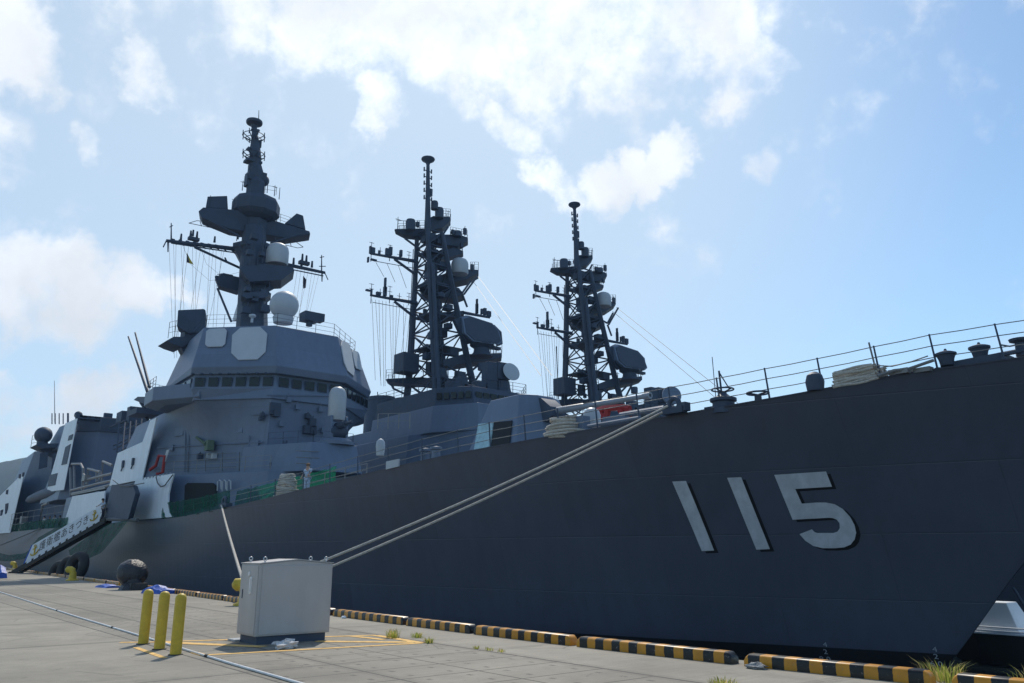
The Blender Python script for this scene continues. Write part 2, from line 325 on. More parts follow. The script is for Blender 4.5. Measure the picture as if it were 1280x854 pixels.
def sinterp(x, xs, ys):                        # smooth (Catmull-Rom) version
    if x <= xs[0]: return ys[0]
    if x >= xs[-1]: return ys[-1]
    for i in range(len(xs)-1):
        if x <= xs[i+1]:
            h = xs[i+1]-xs[i]; t = (x-xs[i])/h
            def sl(k):
                if k == 0: return (ys[1]-ys[0])/(xs[1]-xs[0])
                if k == len(xs)-1: return (ys[-1]-ys[-2])/(xs[-1]-xs[-2])
                return (ys[k+1]-ys[k-1])/(xs[k+1]-xs[k-1])
            a, b = sl(i)*h, sl(i+1)*h
            return (2*t**3-3*t*t+1)*ys[i]+(t**3-2*t*t+t)*a+(-2*t**3+3*t*t)*ys[i+1]+(t**3-t*t)*b

# ------------------------------------------------------------------ ground, water, hills
YE = 11.35                                      # the quay's edge
def quay_mat():
    m = bpy.data.materials.new('quay_concrete'); m.use_nodes = True; nt = m.node_tree; N = nt.nodes; L = nt.links; b = N['Principled BSDF']
    tc = N.new('ShaderNodeTexCoord'); s = N.new('ShaderNodeSeparateXYZ'); L.new(tc.outputs['Object'], s.inputs[0]); X, Y = s.outputs[0], s.outputs[1]
    def ma(op, a, b_=None, c=None):
        x = N.new('ShaderNodeMath'); x.operation = op
        for i, v in enumerate((a, b_, c)):
            if v is None: continue
            if hasattr(v, 'links'): L.new(v, x.inputs[i])
            else: x.inputs[i].default_value = v
        return x.outputs[0]
    def noise(scale, det=6, rough=.6, vec=None):
        x = N.new('ShaderNodeTexNoise'); x.inputs['Scale'].default_value = scale; x.inputs['Detail'].default_value = det; x.inputs['Roughness'].default_value = rough
        L.new(vec if vec is not None else tc.outputs['Object'], x.inputs['Vector']); return x.outputs['Fac']
    wob = ma('MULTIPLY', ma('SUBTRACT', noise(2.5, 5), .5), .03)
    Xw, Yw = ma('ADD', X, wob), ma('ADD', Y, wob)
    def line(v, at, w): return ma('LESS_THAN', ma('ABSOLUTE', ma('SUBTRACT', v, at)), w)
    def per(v, sp, off, w): return ma('LESS_THAN', ma('PINGPONG', ma('ADD', v, off), sp/2), w)
    lines = ma('MAXIMUM', ma('MAXIMUM', line(Yw, 6.05, .02), line(Yw, 7.32, .018)), ma('MAXIMUM', line(Yw, 8.84, .034), line(Yw, 4.72, .02)))
    strip = ma('MULTIPLY', ma('GREATER_THAN', Y, 4.72), ma('LESS_THAN', Y, 8.84))
    p1 = ma('MULTIPLY', per(Xw, .95, 8.72, .019), strip)
    gate = ma('GREATER_THAN', noise(1.3, 3), .43)
    p2 = ma('MULTIPLY', per(Xw, 5.45, .63, .022), ma('LESS_THAN', Y, 4.72))
    p3 = ma('MULTIPLY', per(Xw, 5.45, .63, .012), ma('GREATER_THAN', Y, 8.84))
    allj = ma('MAXIMUM', ma('MAXIMUM', lines, ma('MULTIPLY', p1, .9)), ma('MAXIMUM', p2, ma('MULTIPLY', p3, .5)))
    # lifting holes of the cover slabs
    hx = ma('LESS_THAN', ma('PINGPONG', ma('ADD', X, 8.72+.24), .2375), .06)
    hy = ma('MAXIMUM', ma('MAXIMUM', line(Y, 5.0, .036), line(Y, 5.75, .036)), ma('MAXIMUM', ma('MAXIMUM', line(Y, 6.35, .036), line(Y, 7.0, .036)), ma('MAXIMUM', line(Y, 7.65, .036), line(Y, 8.5, .036))))
    hole = ma('MULTIPLY', ma('MULTIPLY', ma('MULTIPLY', hx, hy), ma('GREATER_THAN', noise(9, 2), .36)), .7)
    big, med, fine = noise(.22, 6), noise(1.6, 8, .7), noise(40, 4)
    mpv = N.new('ShaderNodeMapping'); L.new(tc.outputs['Object'], mpv.inputs[0]); mpv.inputs['Scale'].default_value = (3.0, .25, 1)
    brush = noise(3.0, 6, .7, mpv.outputs[0])
    v = ma('ADD', ma('ADD', ma('MULTIPLY', big, .55), ma('MULTIPLY', med, .5)), ma('ADD', ma('MULTIPLY', fine, .22), ma('MULTIPLY', brush, .25)))
    cr = N.new('ShaderNodeValToRGB'); L.new(ma('DIVIDE', v, 1.52), cr.inputs[0])
    cr.color_ramp.elements[0].position = .36; cr.color_ramp.elements[0].color = (.128, .118, .096, 1)
    cr.color_ramp.elements[1].position = .64; cr.color_ramp.elements[1].color = (.345, .315, .255, 1)
    mx = N.new('ShaderNodeMixRGB'); vs_ = N.new('ShaderNodeVectorMath'); vs_.operation = 'SCALE'; L.new(cr.outputs[0], vs_.inputs[0]); L.new(ma('SUBTRACT', 1.04, ma('MULTIPLY', strip, .13)), vs_.inputs['Scale'])
    L.new(ma('MULTIPLY', allj, .95), mx.inputs[0]); L.new(vs_.outputs[0], mx.inputs[1]); mx.inputs[2].default_value = (.045, .042, .038, 1)
    # darker stains along the joints
    stj = ma('MULTIPLY', ma('MULTIPLY', ma('MAXIMUM', line(Yw, 8.84, .16), ma('MAXIMUM', line(Yw, 6.05, .12), per(Xw, 5.45, .63, .14))), gate), .22)
    m3 = N.new('ShaderNodeMixRGB'); L.new(ma('MAXIMUM', hole, stj), m3.inputs[0]); L.new(mx.outputs[0], m3.inputs[1]); m3.inputs[2].default_value = (.06, .056, .05, 1)
    vo = N.new('ShaderNodeTexVoronoi'); vo.feature = 'DISTANCE_TO_EDGE'; vo.inputs['Scale'].default_value = .33; nv = N.new('ShaderNodeTexNoise'); nv.inputs['Scale'].default_value = 1.5; nv.inputs['Detail'].default_value = 5; L.new(tc.outputs['Object'], nv.inputs['Vector'])
    mvv = N.new('ShaderNodeMixRGB'); mvv.inputs[0].default_value = .12; L.new(tc.outputs['Object'], mvv.inputs[1]); L.new(nv.outputs['Color'], mvv.inputs[2]); mvv.blend_type = 'ADD'; L.new(mvv.outputs[0], vo.inputs['Vector'])
    crack = ma('MULTIPLY', ma('LESS_THAN', vo.outputs['Distance'], .006), ma('MULTIPLY', ma('GREATER_THAN', noise(.35, 3), .52), .5))
    stain = N.new('ShaderNodeMapRange'); L.new(noise(.8, 9, .72), stain.inputs[0]); stain.inputs[1].default_value = .52; stain.inputs[2].default_value = .72; stain.inputs[3].default_value = 0; stain.inputs[4].default_value = .6
    spots = ma('MULTIPLY', ma('GREATER_THAN', noise(7, 3, .5), .70), .35)
    m4 = N.new('ShaderNodeMixRGB'); L.new(ma('MAXIMUM', ma('MAXIMUM', crack, stain.outputs[0]), spots), m4.inputs[0]); L.new(m3.outputs[0], m4.inputs[1]); m4.inputs[2].default_value = (.085, .078, .066, 1)
    L.new(m4.outputs[0], b.inputs['Base Color']); b.inputs['Roughness'].default_value = .8
    bp = N.new('ShaderNodeBump'); bp.inputs['Strength'].default_value = .35; bp.inputs['Distance'].default_value = .02
    L.new(ma('SUBTRACT', ma('ADD', ma('MULTIPLY', fine, .3), ma('MULTIPLY', med, .5)), allj), bp.inputs['Height']); L.new(bp.outputs[0], b.inputs['Normal'])
    return m
KX = [-1100, -105, -75, -56, -36, -27.3, -20, -13, -9.5, -7.6, -5.6, -3.2, 0, 1390]
KY = [14.3, 14.3, 13.1, 12.15, 11.15, 10.75, 10.48, 10.40, 10.52, 10.62, 10.85, 11.02, 11.05, 11.05]   # the kerb line as measured
def kerbY(X): return interp(X, KX, KY)
ed = [(x, kerbY(x)+.55) for x in KX]
q = MB().loft([[(x, y, z) for x, y in ed]+[(1390, -400, z), (-1100, -400, z)] for z in (-6, 0)]); tag(obj('quay', q, quay_mat()), kind='structure')
def water_mat():
    m = bpy.data.materials.new('harbour_water'); m.use_nodes = True; nt = m.node_tree; N = nt.nodes; L = nt.links; b = N['Principled BSDF']
    b.inputs['Base Color'].default_value = (.006, .012, .016, 1); b.inputs['Roughness'].default_value = .12; b.inputs['IOR'].default_value = 1.33
    tc = N.new('ShaderNodeTexCoord'); nz = N.new('ShaderNodeTexNoise'); nz.inputs['Scale'].default_value = 1.3; nz.inputs['Detail'].default_value = 5; L.new(tc.outputs['Object'], nz.inputs['Vector'])
    bp = N.new('ShaderNodeBump'); bp.inputs['Strength'].default_value = .5; bp.inputs['Distance'].default_value = .2; L.new(nz.outputs['Fac'], bp.inputs['Height']); L.new(bp.outputs[0], b.inputs['Normal']); return m
w = MB().add([(-1890, 9, -2), (1400, 9, -2), (1400, 1090, -2), (-1890, 1090, -2)], [(0, 1, 2, 3)]); tag(obj('water', w, water_mat()), kind='structure')

def hills():
    g = MB(); nx, ny = 60, 24; rnd = random.Random(3)
    ph = [(rnd.uniform(.002, .02), rnd.uniform(0, 6), rnd.uniform(.3, 1)) for _ in range(9)]
    vs = []
    for j in range(ny):
        for i in range(nx):
            X = -1130-j*30; Y = -400+i*23.5
            e = math.sin(math.pi*j/(ny-1))
            hgt = interp(Y, [-500, -60, 100, 150, 190, 235, 300, 400, 700, 1034], [70, 95, 116, 136, 154, 166, 158, 132, 84, 40])*e
            hgt += e*sum(a*4.5*math.sin(f*(Y+X*.6)*1.7+p)*(1+.6*math.sin(X*.011+p)) for f, p, a in ph)+e*rnd.uniform(-3.5, 3.5)+e*14*math.sin(X*.013+Y*.009)*math.sin(Y*.021+1)
            vs.append((X, Y, max(-2.5, hgt-1)))
    fs = [(j*nx+i, j*nx+i+1, (j+1)*nx+i+1, (j+1)*nx+i) for j in range(ny-1) for i in range(nx-1)]
    g.add(vs, fs); tag(obj('hills', g, M['hill'], smooth=True), kind='structure')
hills()

def haze():
    b = MB().box((-250, 345, 101), (3360, 1570, 216)); m = bpy.data.materials.new('haze'); m.use_nodes = True; N = m.node_tree.nodes; N.remove(N['Principled BSDF'])
    v = N.new('ShaderNodeVolumePrincipled'); v.inputs['Color'].default_value = (.42, .66, 1.0, 1); v.inputs['Density'].default_value = HAZE; v.inputs['Anisotropy'].default_value = .1
    m.node_tree.links.new(v.outputs[0], N['Material Output'].inputs['Volume']); tag(obj('haze', b, m), kind='stuff')
HAZE = .0002
haze(); sc.cycles.volume_bounces = 1
# ------------------------------------------------------------------ the destroyer at the quay
YC, ZB = 28.0, -1.5                             # its centreline and the top of its boot topping
STERN = -153.5
def stemX(z): return sinterp(z, [-3.6, -1.53, 1.32, 4.5, 7.6], [-14.2, -12.1, -9.74, -6.6, -3.1])
DX = [-153.5, -145.7, -112, -96.6, -72.2, -58.9, -50.9, -43.3, -37.9, -31.2, -27.3, -24.5, -22.1, -17.6, -15.2, -13.4, -11.8, -10.2, -8.1, -3.1]
DZ = [4.5, 4.45, 4.28, 4.17, 4.06, 4.03, 4.27, 4.64, 5.03, 5.52, 5.78, 5.93, 6.06, 6.31, 6.49, 6.63, 6.79, 6.95, 7.06, 7.35]
def deckZ(X): return sinterp(X, DX, DZ)
def bd(s): return sinterp(s, [0, 5, 10, 15, 20, 25, 30, 40, 50, 65, 110, 150.5], [.12, 2.4, 4.3, 5.8, 6.9, 7.7, 8.2, 8.9, 9.13, 9.15, 9.15, 8.2])
def bw(s): return sinterp(s, [0, 5, 9, 15, 25, 35, 50, 60, 110, 141], [.06, 1.85, 3.4, 5.0, 6.7, 7.8, 8.75, 8.95, 8.9, 7.4])
def half_beam(X, z):
    xs = stemX(z); u = (xs-X)/(xs-STERN)
    if u < 0: return 0.03
    Xd = -3.1+(STERN+3.1)*u; zd = deckZ(Xd); t = (z-ZB)/(zd-ZB); t = max(0, min(1, t))
    p = interp(u, [0, .25, .5], [1.45, 1.3, 1.0])
    a, b = bw(u*(-12.66-STERN)), bd(u*(-3.1-STERN))
    v = a+(b-a)*t**p
    if z < ZB: v *= 1-.10*(ZB-z)/2
    return max(v, .03)
def hullY(X, z): return YC-half_beam(X, z)
def deckedge(X): return Vector((X, hullY(X, deckZ(X)), deckZ(X)))
def on_deckedge(px, py):
    Y = 20.
    for _ in range(60): r = RY(px, py, Y); Y = .5*Y+.5*(YC-bd(-3.1-r.x))
    return r
def on_hull(px, py):
    Y = 22.
    for _ in range(80): r = RY(px, py, Y); Y = .6*Y+.4*hullY(r.x, r.z)
    return r
def hull_mesh(mb_side, x_off=0):
    us = [0, .001, .0025, .004, .006]+[.006+.24*i/64 for i in range(1, 65)]+[.246+.754*(i/30) for i in range(1, 31)]
    ts = [-.35, -.15, 0]+[i/20 for i in range(1, 21)]
    for side in (-1, 1):
        rows = []
        for u in us:
            Xd = -3.1+(STERN+3.1)*u; zd = deckZ(Xd); row = []
            for t in ts:
                z = ZB+(zd-ZB)*t if t >= 0 else ZB+t*6
                xs = stemX(z); X = xs+(STERN-xs)*u
                row.append((X, YC+side*half_beam(X, z) if u > 0 else YC+side*.03, z))
            rows.append(row)
        nt = len(ts)
        vs = [p for r in rows for p in r]
        for i in range(len(us)-1):
            for j in range(nt-1):
                pass
        o = len(mb_side.v); mb_side.v += [Vector(v) for v in vs]
        for i in range(len(us)-1):
            for j in range(nt-1):
                mb_side.f.append([o+i*nt+j, o+(i+1)*nt+j, o+(i+1)*nt+j+1, o+i*nt+j+1]); mb_side.m.append(1 if j < 2 else 0)
        edge = [rows[i][-1] for i in range(len(us))]
        if side == -1: e0 = edge; st0 = rows[-1]
        else:
            st1 = rows[-1]; k = len(us)
            d = MB(); d.add([Vector(p)-Vector((0, 0, .05)) for p in e0]+[Vector(p)-Vector((0, 0, .05)) for p in edge], [(i, i+1, k+i+1, k+i) for i in range(k-1)])
            mb_side.add(st0+st1, [(j, j+1, nt+j+1, nt+j) for j in range(nt-1)])
            return d
ship = thing('destroyer', (-78, YC, -2), 'huge dark grey destroyer with big white number 115 on its bow, nearest to the quay', 'warship', 'grey destroyers moored side by side')
hm = MB(); dk = hull_mesh(hm)
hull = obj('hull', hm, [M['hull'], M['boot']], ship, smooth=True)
obj('deck', dk, M['deck'], ship)

# hull number, mapped on to the flared plating
def zm(l, ox=820, oy=560, k=2.7826): return [(ox+x/k, oy+y/k) for x, y in l]
def catmull(pts, closed=False): return pts
def flat_poly(pts, step):                        # triangulate an (X,z) outline finely
    bm = bmesh.new(); vs = [bm.verts.new((x, 0, z)) for x, z in pts]; bm.faces.new(vs); bm.normal_update()
    bmesh.ops.triangulate(bm, faces=bm.faces[:], ngon_method='EAR_CLIP')
    for ax, i in (((1, 0, 0), 0), ((0, 0, 1), 1)):
        lo, hi = min(p[i] for p in pts), max(p[i] for p in pts); k = int((hi-lo)/step)+1
        for j in range(1, k):
            v = lo+(hi-lo)*j/k; bmesh.ops.bisect_plane(bm, geom=bm.verts[:]+bm.edges[:]+bm.faces[:], plane_co=(v, 0, v), plane_no=ax, dist=1e-5)
    bm.verts.index_update(); r = ([(v.co.x, v.co.z) for v in bm.verts], [[v.index for v in f.verts] for f in bm.faces]); bm.free(); return r
def hull_decal(name, pts, m, off, parent, label=None):
    xz = [(p.x, p.z) for p in (on_hull(*q) for q in pts)]
    vs, fs = flat_poly(xz, .3)
    mb = MB(); mb.add([(x, hullY(x, z)-off, z) for x, z in vs], fs); return obj(name, mb, m, parent, label)
ONE_A = [(57, 117), (105, 115), (203, 357), (160, 359)]
ONE_B = [(248, 104), (297, 102), (397, 352), (350, 354)]
FIVE = [(412, 94), (592, 82), (613, 135), (485, 143), (508, 194), (560, 190), (590, 190), (622, 196), (650, 212), (676, 240), (691, 268), (697, 295), (692, 318), (678, 336), (655, 346), (620, 349), (580, 349), (548, 341), (520, 323), (500, 300), (543, 283), (551, 292), (562, 296), (618, 296), (632, 291), (640, 279), (639, 262), (630, 250), (615, 244), (600, 243), (476, 250)]
for g in (ONE_A, ONE_B, FIVE):
    hull_decal('hull_number', zm(g), M['number'], .014, hull, 'pale grey painted digit ' + ('5' if g is FIVE else '1'))
    hull_decal('number_shadow', zm([(x+15, y+8) for x, y in g]), M['numshadow'], .008, hull, 'black painted drop shadow of a digit')
for (px, py, t) in ((1032, 806, '4'), (1032.5, 815, '2'), (1032, 824, '9 0'), (1169, 812, '4'), (1170.5, 821, '2'), (1171, 830, '6 0')):
    p = on_hull(px, py); vs, fs = text_mesh(t, .22)
    mb = MB(); mb.add([(p.x+v.x*1.25, hullY(p.x+v.x*1.25, p.z+v.y)-.03, p.z+v.y) for v in vs], fs); obj('draft_mark', mb, M['pale'], hull)

# guard rail along the starboard and port deck edge
rail = MB()
STX = [-5.0, -6.8] + [on_deckedge(*p).x for p in ((1249, 445.6), (1165, 461), (1092.6, 473), (1019, 484), (951.7, 498.5), (890, 510), (829, 521), (788.5, 528), (736.5, 537), (689, 545), (647, 552.5), (603.5, 561), (564, 569), (520, 578), (478, 588.5), (440, 598), (405, 608), (372, 616))]
STX += [STX[-1]-3.2*k for k in range(1, 8)]
rows = {1.13: [], .78: [], .42: []}
for s in (1, -1):
    for hh in rows:
        pts = []
        for i, X in enumerate(STX):
            e = deckedge(X); y = e.y+.12 if s == 1 else 2*YC-e.y-.12
            lean = -.10
            pts.append(Vector((X+lean*hh, y, e.z+hh)))
        pp = []
        for a, b in zip(pts, pts[1:]):
            pp += [a, a.lerp(b, .5)-Vector((0, 0, .012))]
        rail.path(pp+[pts[-1]], .016, 5)
gr = obj('guard_rail', rail, M['rail'], ship)
for X in STX:
    e = deckedge(X); b = MB(); b.tube((X, e.y+.12, e.z-.06), (X-.12, e.y+.12, e.z+1.16), .035, .028, 6); b.box((X, e.y+.12, e.z+.03), (.14, .12, .1)); obj('stanchion', b, M['dark'], gr)

# ---- first level of the superstructure and the flush side walls
YM = 27.4                                       # middle line of the deckhouses
def mirror(poly): return poly + [(x, 2*YM-y) for x, y in reversed(poly)]
def P_block(name, half_b, zb, half_t, zt, m=None, parent=ship, bevel=.05):
    return obj(name, MB().prism(mirror(half_b), zb, mirror(half_t), zt), m or M['grey'], parent, bevel=bevel)
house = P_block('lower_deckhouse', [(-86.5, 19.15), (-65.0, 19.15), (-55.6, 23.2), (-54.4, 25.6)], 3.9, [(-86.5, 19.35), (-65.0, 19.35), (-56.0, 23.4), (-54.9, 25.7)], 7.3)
# dark passage, hoops and fittings in its oblique wall
def on_plane(px, py, a, b):                     # vertical plane through plan points a, b
    r = ray(px, py); n = Vector((b[1]-a[1], a[0]-b[0], 0)); t = (Vector((a[0], a[1], 0))-O).dot(n)/r.dot(n); return O+r*t
WA, WB = (-65.0, 19.2), (-55.7, 23.25); WN = Vector((WB[1]-WA[1], WA[0]-WB[0], 0)).normalized()
def wall_poly(name, px, m, a, b, nrm, th=.05, parent=ship, lift=.0, label=None, bevel=0):
    pts = [on_plane(x, y, a, b)+nrm*lift for x, y in px]; return obj(name, MB().slab(pts, nrm*th), m, parent, label, bevel=bevel)
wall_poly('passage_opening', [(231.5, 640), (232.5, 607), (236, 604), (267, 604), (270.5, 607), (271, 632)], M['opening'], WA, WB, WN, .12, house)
hp = MB()
for k in range(3):
    x0 = 275+k*6; pts = [on_plane(x, y, WA, WB)+WN*.25 for x, y in ((x0, 614), (x0+.4, 602.5), (x0+2.5, 600.5), (x0+4.6, 602), (x0+4.8, 612))]; hp.path(pts, .05, 6)
obj('pipe_hoop', hp, M['pale'], house)

def flared_wall():
    n = 24; pb = [(-71.0+12.5*i/n, 19.15+4.95*i/n) for i in range(n+1)]; tp = [(-71.9, 20.1), (-63.3, 20.1), (-58.65, 24.35)]
    l1 = 8.6; l2 = math.hypot(4.65, 4.25); loops = []
    for j in range(13):
        v = j/12; z = 7.28+5.72*v; k = v**3.2; half = [(-84.0+4*v, 19.4+v)]
        for i, (x, y) in enumerate(pb):
            t = i/n*(l1+l2); q_ = (tp[0][0]+(tp[1][0]-tp[0][0])*t/l1, 20.1) if t < l1 else (tp[1][0]+4.65*(t-l1)/l2, 20.1+4.25*(t-l1)/l2)
            px_, py_ = x-.15*v, y+.25*v; half.append((px_+(q_[0]-px_)*k, py_+(q_[1]-py_)*k))
        loops.append([(x, y, z) for x, y in mirror(half)])
    o = obj('bridge_structure', MB().loft(loops), M['grey'], ship, smooth=True); return o
lower = flared_wall()
sill = P_block('bridge_front_wall', [(-72.0, 20.6), (-63.2, 20.0), (-58.45, 24.3)], 12.98, [(-72.0, 20.6), (-63.0, 19.75), (-58.55, 24.45)], 13.85)
# flush side wall panels facing the quay, grazing sky reflection painted in white
def ywall(name, px, m, Y, th=.06, parent=ship, label=None, tilt=0):
    return obj(name, MB().slab([RY(x, y, Y) for x, y in px], (0, th, 0)), m, parent, label)
ywall('sheen_wall', [(177.5, 599.5), (136.5, 607.5), (147, 566.5), (178, 552.5), (187.5, 526), (195.5, 522)], M['white'], 19.0, .08, lower, 'side wall with its sky sheen painted pale')
curt = [(170, 598.5), (217.5, 592), (213, 606), (210.5, 618), (210, 630), (211.5, 641), (215.5, 646.2), (190, 648.5), (160, 650.5), (165, 615)]
ywall('sheen_wall', curt, M['white'], 18.86, .1, house, 'side wall with a curved edge and sky sheen painted pale')
sc_ = MB()
for k in range(9):
    x = 179+k*4.2; y = 599.3-k*.86; p = RY(x, y, 18.86); sc_.box(p+Vector((0, .05, .05)), (.35, .1, .14))
obj('wall_lug', sc_, M['grey'], house)
hw = MB(); hw.path([RY(x, y, 18.7) for x, y in ((195, 596.5), (197, 604), (201, 608.5), (206, 607), (211, 600), (216, 593.5))], .05); obj('hanging_hose', hw, M['wire'], house)
for x, y in ((153.5, 580), (166, 577)):
    fit = MB(); p = RY(x, y, 18.9); fit.box(p, (.35, .14, .6)); fit.tube(p+Vector((0, 0, -.3)), p+Vector((-.3, 0, -.6)), .06); obj('wall_fitting', fit, M['dark'], lower)

# bridge wing
wt = [(-62.6, 20.2), (-66.8, 17.95), (-70.0, 18.2), (-71.5, 21.5), (-64, 22.5)]; wb = [(-62.9, 20.6), (-66.2, 18.9), (-69.6, 19.1), (-71.0, 21.5), (-64, 22.5)]
for mir in (0, 1):
    f = (lambda p: (p[0], 2*YM-p[1])) if mir else (lambda p: p)
    wing = MB(); wing.loft([[(*f(p), 12.9) for p in wb], [(*f(p), 13.25) for p in wt], [(*f(p), 14.35) for p in wt]])
    obj('bridge_wing', wing, M['grey'], ship, bevel=.04)

# pilot house band with its windows
PH = [(-72.5, 20.2), (-62.95, 19.75), (-58.65, 24.55)]
pilot = P_block('pilot_house', PH, 13.84, [(-72.5, 20.3), (-63.1, 19.85), (-58.9, 24.6)], 15.0, M['grey'], ship, 0)
def windows(a, b, n, z0, z1, nrm, mir=False):
    a, b = Vector((*a, 0)), Vector((*b, 0))
    for i in range(n):
        p, q = a.lerp(b, (i+.13)/n), a.lerp(b, (i+.87)/n)
        if mir: p, q = Vector((p.x, 2*YM-p.y, 0)), Vector((q.x, 2*YM-q.y, 0))
        nn = Vector((nrm[0], -nrm[1] if mir else nrm[1], 0)).normalized()
        pts = [p+Vector((0, 0, z0)), q+Vector((0, 0, z0)), q+Vector((0, 0, z1)), p+Vector((0, 0, z1))]
        fr = obj('window', MB().slab([x+nn*.01 for x in pts], nn*.07), M['dark'], pilot)
        c = sum(pts, Vector())/4; obj('pane', MB().slab([c+(x-c)*.9+nn*.082 for x in pts], nn*.015), M['glass'], fr)
for mir in (False, True): windows((-62.98, 19.78), (-58.72, 24.55), 6, 14.0, 14.72, (.74, -.67), mir)
windows((-58.68, 24.7), (-58.68, 30.1), 5, 14.0, 14.72, (1, 0))
windows((-71.5, 20.15), (-63.2, 19.8), 5, 14.0, 14.72, (0, -1))

# upper bridge block with the flat radar faces
UB = [(-71.5, 20.0), (-63.1, 19.6), (-58.4, 24.4)]; UT = [(-70.8, 21.2), (-64.0, 20.5), (-59.7, 24.7)]
UM = [(-71.5, 20.2), (-62.9, 19.5), (-58.2, 24.4)]
ub = MB().loft([[(x, y, 14.95) for x, y in mirror(UB)], [(x, y, 15.5) for x, y in mirror(UM)], [(x, y, 19.1) for x, y in mirror(UT)]])
upper = obj('radar_house', ub, M['grey'], ship, bevel=.05)
def rect_on(face, px, m, name, th=.10, cham=.22, label=None):
    A, B_, D = [Vector(p) for p in face]; n = (B_-A).cross(D-A).normalized()
    if n.dot(O-A) < 0: n = -n
    pts = []
    for x, y in px:
        r = ray(x, y); t = (A-O).dot(n)/r.dot(n); pts.append(O+r*t)
    out = []; k = len(pts)
    for i in range(k):
        p, a, b = pts[i], pts[i-1], pts[(i+1) % k]; out += [p.lerp(a, cham), p.lerp(b, cham)]
    o = obj(name, MB().slab([p+n*.01 for p in out], n*th), m, upper, label, bevel=.03); return o
SF = [(-62.9, 19.5, 15.5), (-58.2, 24.4, 15.5), (-59.7, 24.7, 19.1)]
rect_on(SF, [(291, 411), (335.5, 409), (331.5, 450), (289, 451)], M['radome'], 'radar_panel', label='large pale eight-sided radar panel')
rect_on(SF, [(258.5, 412), (284.5, 411), (281.5, 434), (256.5, 434.5)], M['radome'], 'radar_panel', cham=.14, label='small pale radar panel')
PF = [(-62.9, 35.3, 15.5), (-58.2, 30.4, 15.5), (-59.7, 30.1, 19.1)]
rect_on(PF, [(424, 425), (436.5, 430), (443.5, 473), (431, 462)], M['radome'], 'radar_panel', cham=.2, label='large radar panel seen nearly edge on')
rect_on(PF, [(438.5, 437), (447.5, 441), (452, 464), (443.5, 461)], M['radome'], 'radar_panel', cham=.14, label='small radar panel seen nearly edge on')
# roof railing
def railing(mb, pts, h=1.0, n_w=3, r=.022, closed=False, step=1.5):
    pts = [Vector(p) for p in pts]
    if closed: pts = pts+[pts[0]]
    for a, b in zip(pts, pts[1:]):
        k = max(1, int(round((b-a).length/step)))
        for i in range(k+1): p = a.lerp(b, i/k); mb.tube(p, p+Vector((0, 0, h)), r, n=4)
        for j in range(n_w): mb.tube(a+Vector((0, 0, h*(j+1)/n_w)), b+Vector((0, 0, h*(j+1)/n_w)), r*.7, n=4)
rr = MB(); railing(rr, [(-70.5, 21.4, 19.1), (-64.1, 20.7, 19.1), (-60.0, 24.9, 19.1), (-60.0, 29.9, 19.1), (-64.1, 34.1, 19.1), (-70.5, 33.4, 19.1)], 1.1); obj('roof_railing', rr, M['dark'], upper)

# close-in gun on its house in front of the bridge
ch = P_block('gun_deckhouse', [(-60, 22.8), (-57.4, 23.5), (-53.2, 25.4)], 7.2, [(-60, 23.0), (-57.6, 23.7), (-53.9, 25.6)], 9.3)
cb = RY(419, 552, YC); CX, CY, CZ = cb.x, YC, 9.3
ciws = obj('close_in_gun', MB().lathe((CX, CY, CZ), [(1.5, 0), (1.5, .25), (1.2, .3), (1.1, .5)], 18), M['grey'], ship, 'white domed rapid fire gun', smooth=True)
fr = MB()
for s in (-1, 1): fr.loft([[(CX-.7, CY+s*.62-.09, CZ+.5), (CX+.7, CY+s*.62-.09, CZ+.5), (CX+.5, CY+s*.62-.09, CZ+2.2), (CX-.5, CY+s*.62-.09, CZ+2.2)], [(CX-.7, CY+s*.62+.09, CZ+.5), (CX+.7, CY+s*.62+.09, CZ+.5), (CX+.5, CY+s*.62+.09, CZ+2.2), (CX-.5, CY+s*.62+.09, CZ+2.2)]])
fr.box((CX-.1, CY, CZ+1.0), (1.1, 1.1, .9)); obj('mount_frame', fr, M['grey'], ciws, bevel=.05)
obj('search_radome', MB().lathe((CX, CY, CZ), [(.62, 1.9), (.66, 2.0), (.66, 3.75), (.62, 4.05), (.5, 4.3), (.28, 4.45), (.02, 4.5)], 22), M['pale'], ciws, smooth=True)
gb = MB(); gb.tube((CX+.2, CY, CZ+1.45), (CX+1.5, CY, CZ+1.5), .3, .26, 14); gb.tube((CX+1.5, CY, CZ+1.5), (CX+2.5, CY, CZ+1.52), .11, .11, 10)
obj('gun_barrel', gb, M['dark'], ciws, smooth=True)
obj('drum_magazine', MB().lathe((CX+.25, CY-.6, CZ+1.0), [(.01, -.1), (.42, -.1), (.45, 0), (.45, 1.2), (.42, 1.3), (.01, 1.3)], 16, (0, 1, 0)), M['dark'], ciws, smooth=True)
cr_ = MB(); railing(cr_, [(-57.6, 23.9, 9.3), (-54.1, 25.8, 9.3), (-54.1, 29.0, 9.3), (-57.6, 30.9, 9.3)], .9, 2, .02); obj('house_railing', cr_, M['dark'], ch)

